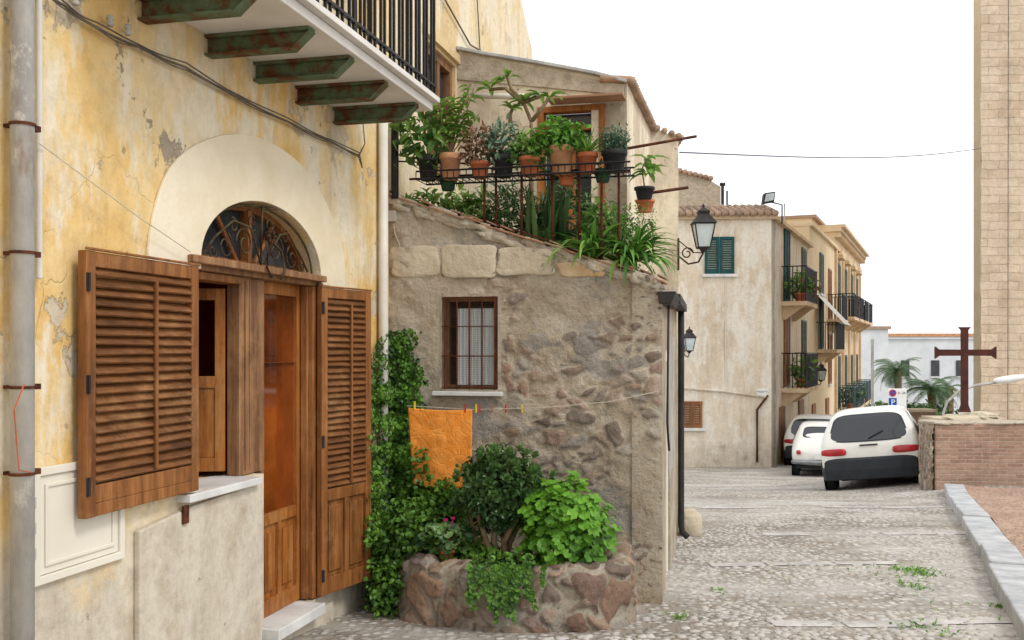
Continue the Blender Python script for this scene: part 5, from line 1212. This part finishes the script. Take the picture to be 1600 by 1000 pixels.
def flare(p0,p1,w0,w1,th=.03):
    d=(p1-p0).normalized(); n_=Vector((-d.z,0,d.x)); v=[]
    for y in (-th,th): v+=[p0+n_*w0+Vector((0,y,0)),p0-n_*w0+Vector((0,y,0)),p1-n_*w1+Vector((0,y,0)),p1+n_*w1+Vector((0,y,0))]
    m.hexa(v)
O=Vector((X0,Yc,za_))
for i,p1 in enumerate((Vector((X0,Yc,zc0)),Vector((X0,Yc,zc1)),Vector((at(1461,0,Yc).x,Yc,za_)),Vector((at(1556,0,Yc).x,Yc,za_)))):
    pm_=O.lerp(p1,.88); flare(O,pm_,.05,.053,.03-.002*(i//2)); flare(pm_,p1,.053,.098,.03-.002*(i//2))
m.build('cross_arms',M['corten'],t)
m=MB()
for i in range(8): m.lump((X0+U(-.35,.4),Yc+U(-.15,.2),zc0-.07+U(-.05,.02)),Vector((U(.15,.28),0,0)),Vector((0,.2,0)),Vector((0,0,U(.04,.08))),i,.4,10,6,R())
m.boxw(X0-.5,X0+.6,Yc-.2,Yc+.5,-2.5,zc0-.09); m.build('rock_base',M['ashlar'],t,smooth=False)
tw=thing('church_tower','tall pale limestone church tower wall at right edge','tower',(13,23,-2.5))
def skewbox(m,x0,x1,y0,y1,z0,z1,sk,fs=-.06):
    m.hexa([(x0,y0,z0),(x1,y0+fs*(x1-x0),z0),(x1+sk*(y1-y0),y1,z0),(x0+sk*(y1-y0),y1,z0),(x0,y0,z1),(x1,y0+fs*(x1-x0),z1),(x1+sk*(y1-y0),y1,z1),(x0+sk*(y1-y0),y1,z1)])
xt=at(1533,0,22).x; m=MB()
# front face as rough grid so that the edge is worn
ny=160; nxx=60; vs=[]
for j in range(ny+1):
    z=-4+18*j/ny
    for i in range(nxx+1):
        f=i/nxx; x=xt+9*f*f; yy=22-.06*(x-xt)+.03*mn.noise(Vector((x*2,z*2,0)))
        if i==0: x+=.035*mn.noise(Vector((0,z*2.5,3))); yy+=.02
        vs.append((x,yy,z))
m.add(vs,[(j*(nxx+1)+i,j*(nxx+1)+i+1,(j+1)*(nxx+1)+i+1,(j+1)*(nxx+1)+i) for j in range(ny) for i in range(nxx)])
skewbox(m,xt+.04,xt+9,22.1,28,-4,13.9,.52); m.build('wall',M['limestone'],tw,fix=False)
m=MB(); xt2=at(1521,0,30).x; skewbox(m,xt2,xt2+3,30,34,-5,16,.52); m.build('rear_buttress',M['arch'],tw)
m=MB(); m.tube([(xt+.56,21.9,14),(xt+.54,21.9,-2)],.008,6); m.build('lightning_rod_cable',M['wirem'],tw)
p=at(1474,645,25); t=thing('street_light','white street light with curved arm beyond the brick wall','street light',(p.x,p.y,-4)); m=MB()
YL=21.0
m.tube([(at(1474,645,YL).x,YL,-4),at(1474,645,YL),at(1480,628,YL),at(1498,611,YL),at(1525,602,YL),at(1560,597,YL)],.028,8); m.build('arm',M['greypipe'],t,smooth=True)
m=MB(); a_=at(1578,592,YL); m.lump(a_,Vector((.36,0,.05)),Vector((0,.12,0)),Vector((-.01,0,.075)),2,.0,14,8,.5,.8); m.build('lamp_head',M['signwhite'],t,smooth=True)
wb=thing('white_building','long white building with pale red roof edge beyond palms','building',at(1430,600,110)); y=110
a_=at(1340,527,y); b_=at(1560,640,y); m=MB(); m.boxw(a_.x,b_.x,y,y+10,-14,at(0,530,y).z); m.build('wall',M['white_b'],wb)
m=MB(); m.boxw(a_.x-.2,b_.x,y-.3,y+10,at(0,526,y).z+.01,at(0,521,y).z); m.build('roof_edge',M['terrapale'],wb)
m=MB(); m.boxw(a_.x-.1,b_.x,y-.2,y+10,at(0,530,y).z+.005,at(0,526,y).z); m.build('parapet',M['white_b'],wb)
for u in (1372,1414,1461,1500):
    p=at(u,575,y); m=MB(); m.boxw(p.x-.45,p.x+.45,y-.1,y-.01,at(0,588,y).z,at(0,563,y).z); f_=m.build('window',M['glassdark'],wb); m=MB(); m.boxw(p.x-.6,p.x+.6,y-.2,y-.1,at(0,590,y).z,at(0,588,y).z); m.build('sill',M['sill'],f_)
t=thing('low_white_house','small white house left of the long white building','house',at(1362,520,95)); m=MB(); a_=at(1345,508,95); m.boxw(a_.x,at(1388,0,95).x,95,100,-12,a_.z-.4); m.build('wall',M['white_b'],t); m=MB(); m.boxw(a_.x-.2,at(1388,0,95).x+.2,94.8,100,a_.z-.39,a_.z-.1); m.build('roof',M['tile'],t)
def palm(u,vc,y,r,lab,n=26):
    c=at(u,vc,y); gz_=H(c.x,y); t=thing('palm_tree',lab,'palm tree',(c.x,y,gz_)); m=MB(); m.tube([(c.x,y,gz_),(c.x+.1,y,(gz_+c.z)/2),(c.x,y,c.z)],[.25,.2,.24],10); m.build('trunk',M['trunk'],t,smooth=True)
    m=MB()
    for i in range(n):
        az=R()*6.3; e=U(-.3,1.3); ln=r*U(.85,1.15); p=Vector(c); N_=12
        for j in range(N_):
            d=Vector((math.cos(az)*math.cos(e),math.sin(az)*math.cos(e),math.sin(e))); q=p+d*(ln/N_); sd_=Vector((-math.sin(az),math.cos(az),0)); f=j/N_; w=r*.2*math.sin(math.pi*(f*.85+.12))
            for sg in (-1,1):
                for h_ in (0,.5):
                    b0=p.lerp(q,h_); tip=b0+d*w*.7+sd_*sg*w-Vector((0,0,w*.45)); m.add([b0,b0+d*(ln/N_*.3),tip],[(0,1,2)],U(.1,1))
            m.add([p+Vector((0,0,.02)),p-Vector((0,0,.03)),q],[(0,1,2)],.4); p=q; e-=1.7/N_
    m.build('crown',M['palm'],t,fix=False)
palm(1402,580,62,1.7,'palm tree directly behind the parking sign',46); palm(1455,612,58,1.8,'low palm tree left of the iron cross',46); palm(1483,606,66,1.3,'small palm tree partly hidden by the cross',26)
m=MB()
for i in range(12): cloud(m,at(U(1370,1460),U(642,660),U(55,62)),(1.2,.8,.5),90,.4,.5)
o=m.build('far_shrubbery',M['dkleaf'],fix=False); o['kind']='stuff'; o['label']='low green shrubbery beyond the cars'; o['category']='shrubbery'
m=MB(); A=at(1062,238,9.9);B=at(1533,232,22); m.tube([A.lerp(B,i/16)+Vector((0,0,-.12*math.sin(math.pi*i/16))) for i in range(17)],.008,5); tag(m.build('overhead_wire',M['skywire']),'overhead wire crossing the sky from terrace house to church tower','wire')
p=at(1078,815,9.75); m=MB(); m.lump((p.x+.02,9.85,H(p.x,9.8)+.1),Vector((.10,0,0)),Vector((0,.16,0)),Vector((0,0,.13)),3,.15,12,8,.5,.4); tag(m.build('stone_block',M['ashlar'],smooth=True),'pale stone block at foot of the dark downpipe','stone')
m=MB()
for (u,v,r,n) in ((1432,880,.14,170),(1425,905,.08,60),(1565,945,.05,35),(1060,970,.08,40),(1120,915,.05,20),(1440,990,.10,50),(1380,880,.2,30),(1500,960,.3,20)):
    y=F*1.66/(v-HZ)
    for i in range(n):
        x=(u-800)/F*y+random.gauss(0,r*.6); yy=y+random.gauss(0,r); leaf(m,Vector((x,yy,H(x,yy))),rdir(.8),Vector((0,0,1)),U(.02,.05),U(.008,.018),R(),.4)
o=m.build('weeds',M['grassm'],fix=False); o['kind']='stuff'; o['label']='small green weeds between the cobbles'; o['category']='weeds'
m=MB()
for i in range(8000):
    x=U(-.9,4.8); y=4.9+7.5*R()**1.2
    if x>Kf.o.x+.387*y-.04: continue
    if x<1.0 and y>5.55 : continue
    if mn.noise(Vector((x*.8,y*.8,7)))+.3*mn.noise(Vector((x*3,y*3,7)))<-.06: continue
    r=U(.015,.034); m.lump((x,y,H(x,y)-.002),Vector((r,0,0)),Vector((0,r*U(.7,1.1),0)),Vector((0,0,r*.36)),i,.3,7,4,R(),.8)
pb=pm('pebble',(150,146,140),(196,192,186),3,.75,.3,.003,30,tint=(184,176,165)); o=m.build('pebbles',pb,smooth=True,fix=False); o['kind']='stuff'; o['label']='raised pebbles set in the near street'; o['category']='pebbles'
# ---------------------------------------------------------------- groups
GR={'clothes_peg':'clothes pegs on the washing line','potted_plant':'potted plants on the terrace rack','terrace_plant':'plants on the terrace under the rack','flower_pot':'small pots hung under the rack','parked_car':'cars parked along the street','palm_tree':'palm trees beyond the street','cable_insulator':'cable insulators on the yellow wall','iron_pole':'rusty poles jutting from the terrace','street_lamp':'wall lanterns along the street','balcony_plant':'plants on the street balconies','pole':'thin poles on the beige house'}
for o in bpy.data.objects:
    if o.parent is None:
        b_=o.name.split('.')[0]
        if b_ in GR: o['group']=GR[b_]
        o.location.z+=1.6
# ---------------------------------------------------------------- camera, light, world
cd=bpy.data.cameras.new('camera'); cam=bpy.data.objects.new('camera',cd); COL.objects.link(cam); cam.location=(0,0,1.6); cam.rotation_euler=(math.pi/2,0,0)
cd.lens=35; cd.sensor_width=36; cd.shift_y=45/1600; cd.clip_end=6000; cd.clip_start=.05; bpy.context.scene.camera=cam
sd=bpy.data.lights.new('sun','SUN'); sd.energy=1.5; sd.angle=math.radians(14); sd.color=(1,.965,.92); so=bpy.data.objects.new('sun',sd); COL.objects.link(so)
el=math.radians(48); az=math.radians(125)
dv=Vector((math.sin(az)*math.cos(el),math.cos(az)*math.cos(el),math.sin(el))); so.rotation_euler=dv.to_track_quat('Z','Y').to_euler()
w=bpy.data.worlds.new('World'); bpy.context.scene.world=w; w.use_nodes=True; nt=w.node_tree; bg=nt.nodes['Background']
sky=nt.nodes.new('ShaderNodeTexSky'); sky.sky_type='NISHITA'; sky.sun_disc=False; sky.sun_elevation=el; sky.sun_rotation=az
mx=nt.nodes.new('ShaderNodeMix'); mx.data_type='RGBA'; mx.inputs[0].default_value=.88; mx.inputs[7].default_value=(15.2,15.4,15.8,1)
nt.links.new(sky.outputs[0],mx.inputs[6]); nt.links.new(mx.outputs[2],bg.inputs[0]); bg.inputs[1].default_value=.1
sc=bpy.context.scene; sc.view_settings.view_transform='Standard'; sc.view_settings.look='None'; sc.view_settings.exposure=0
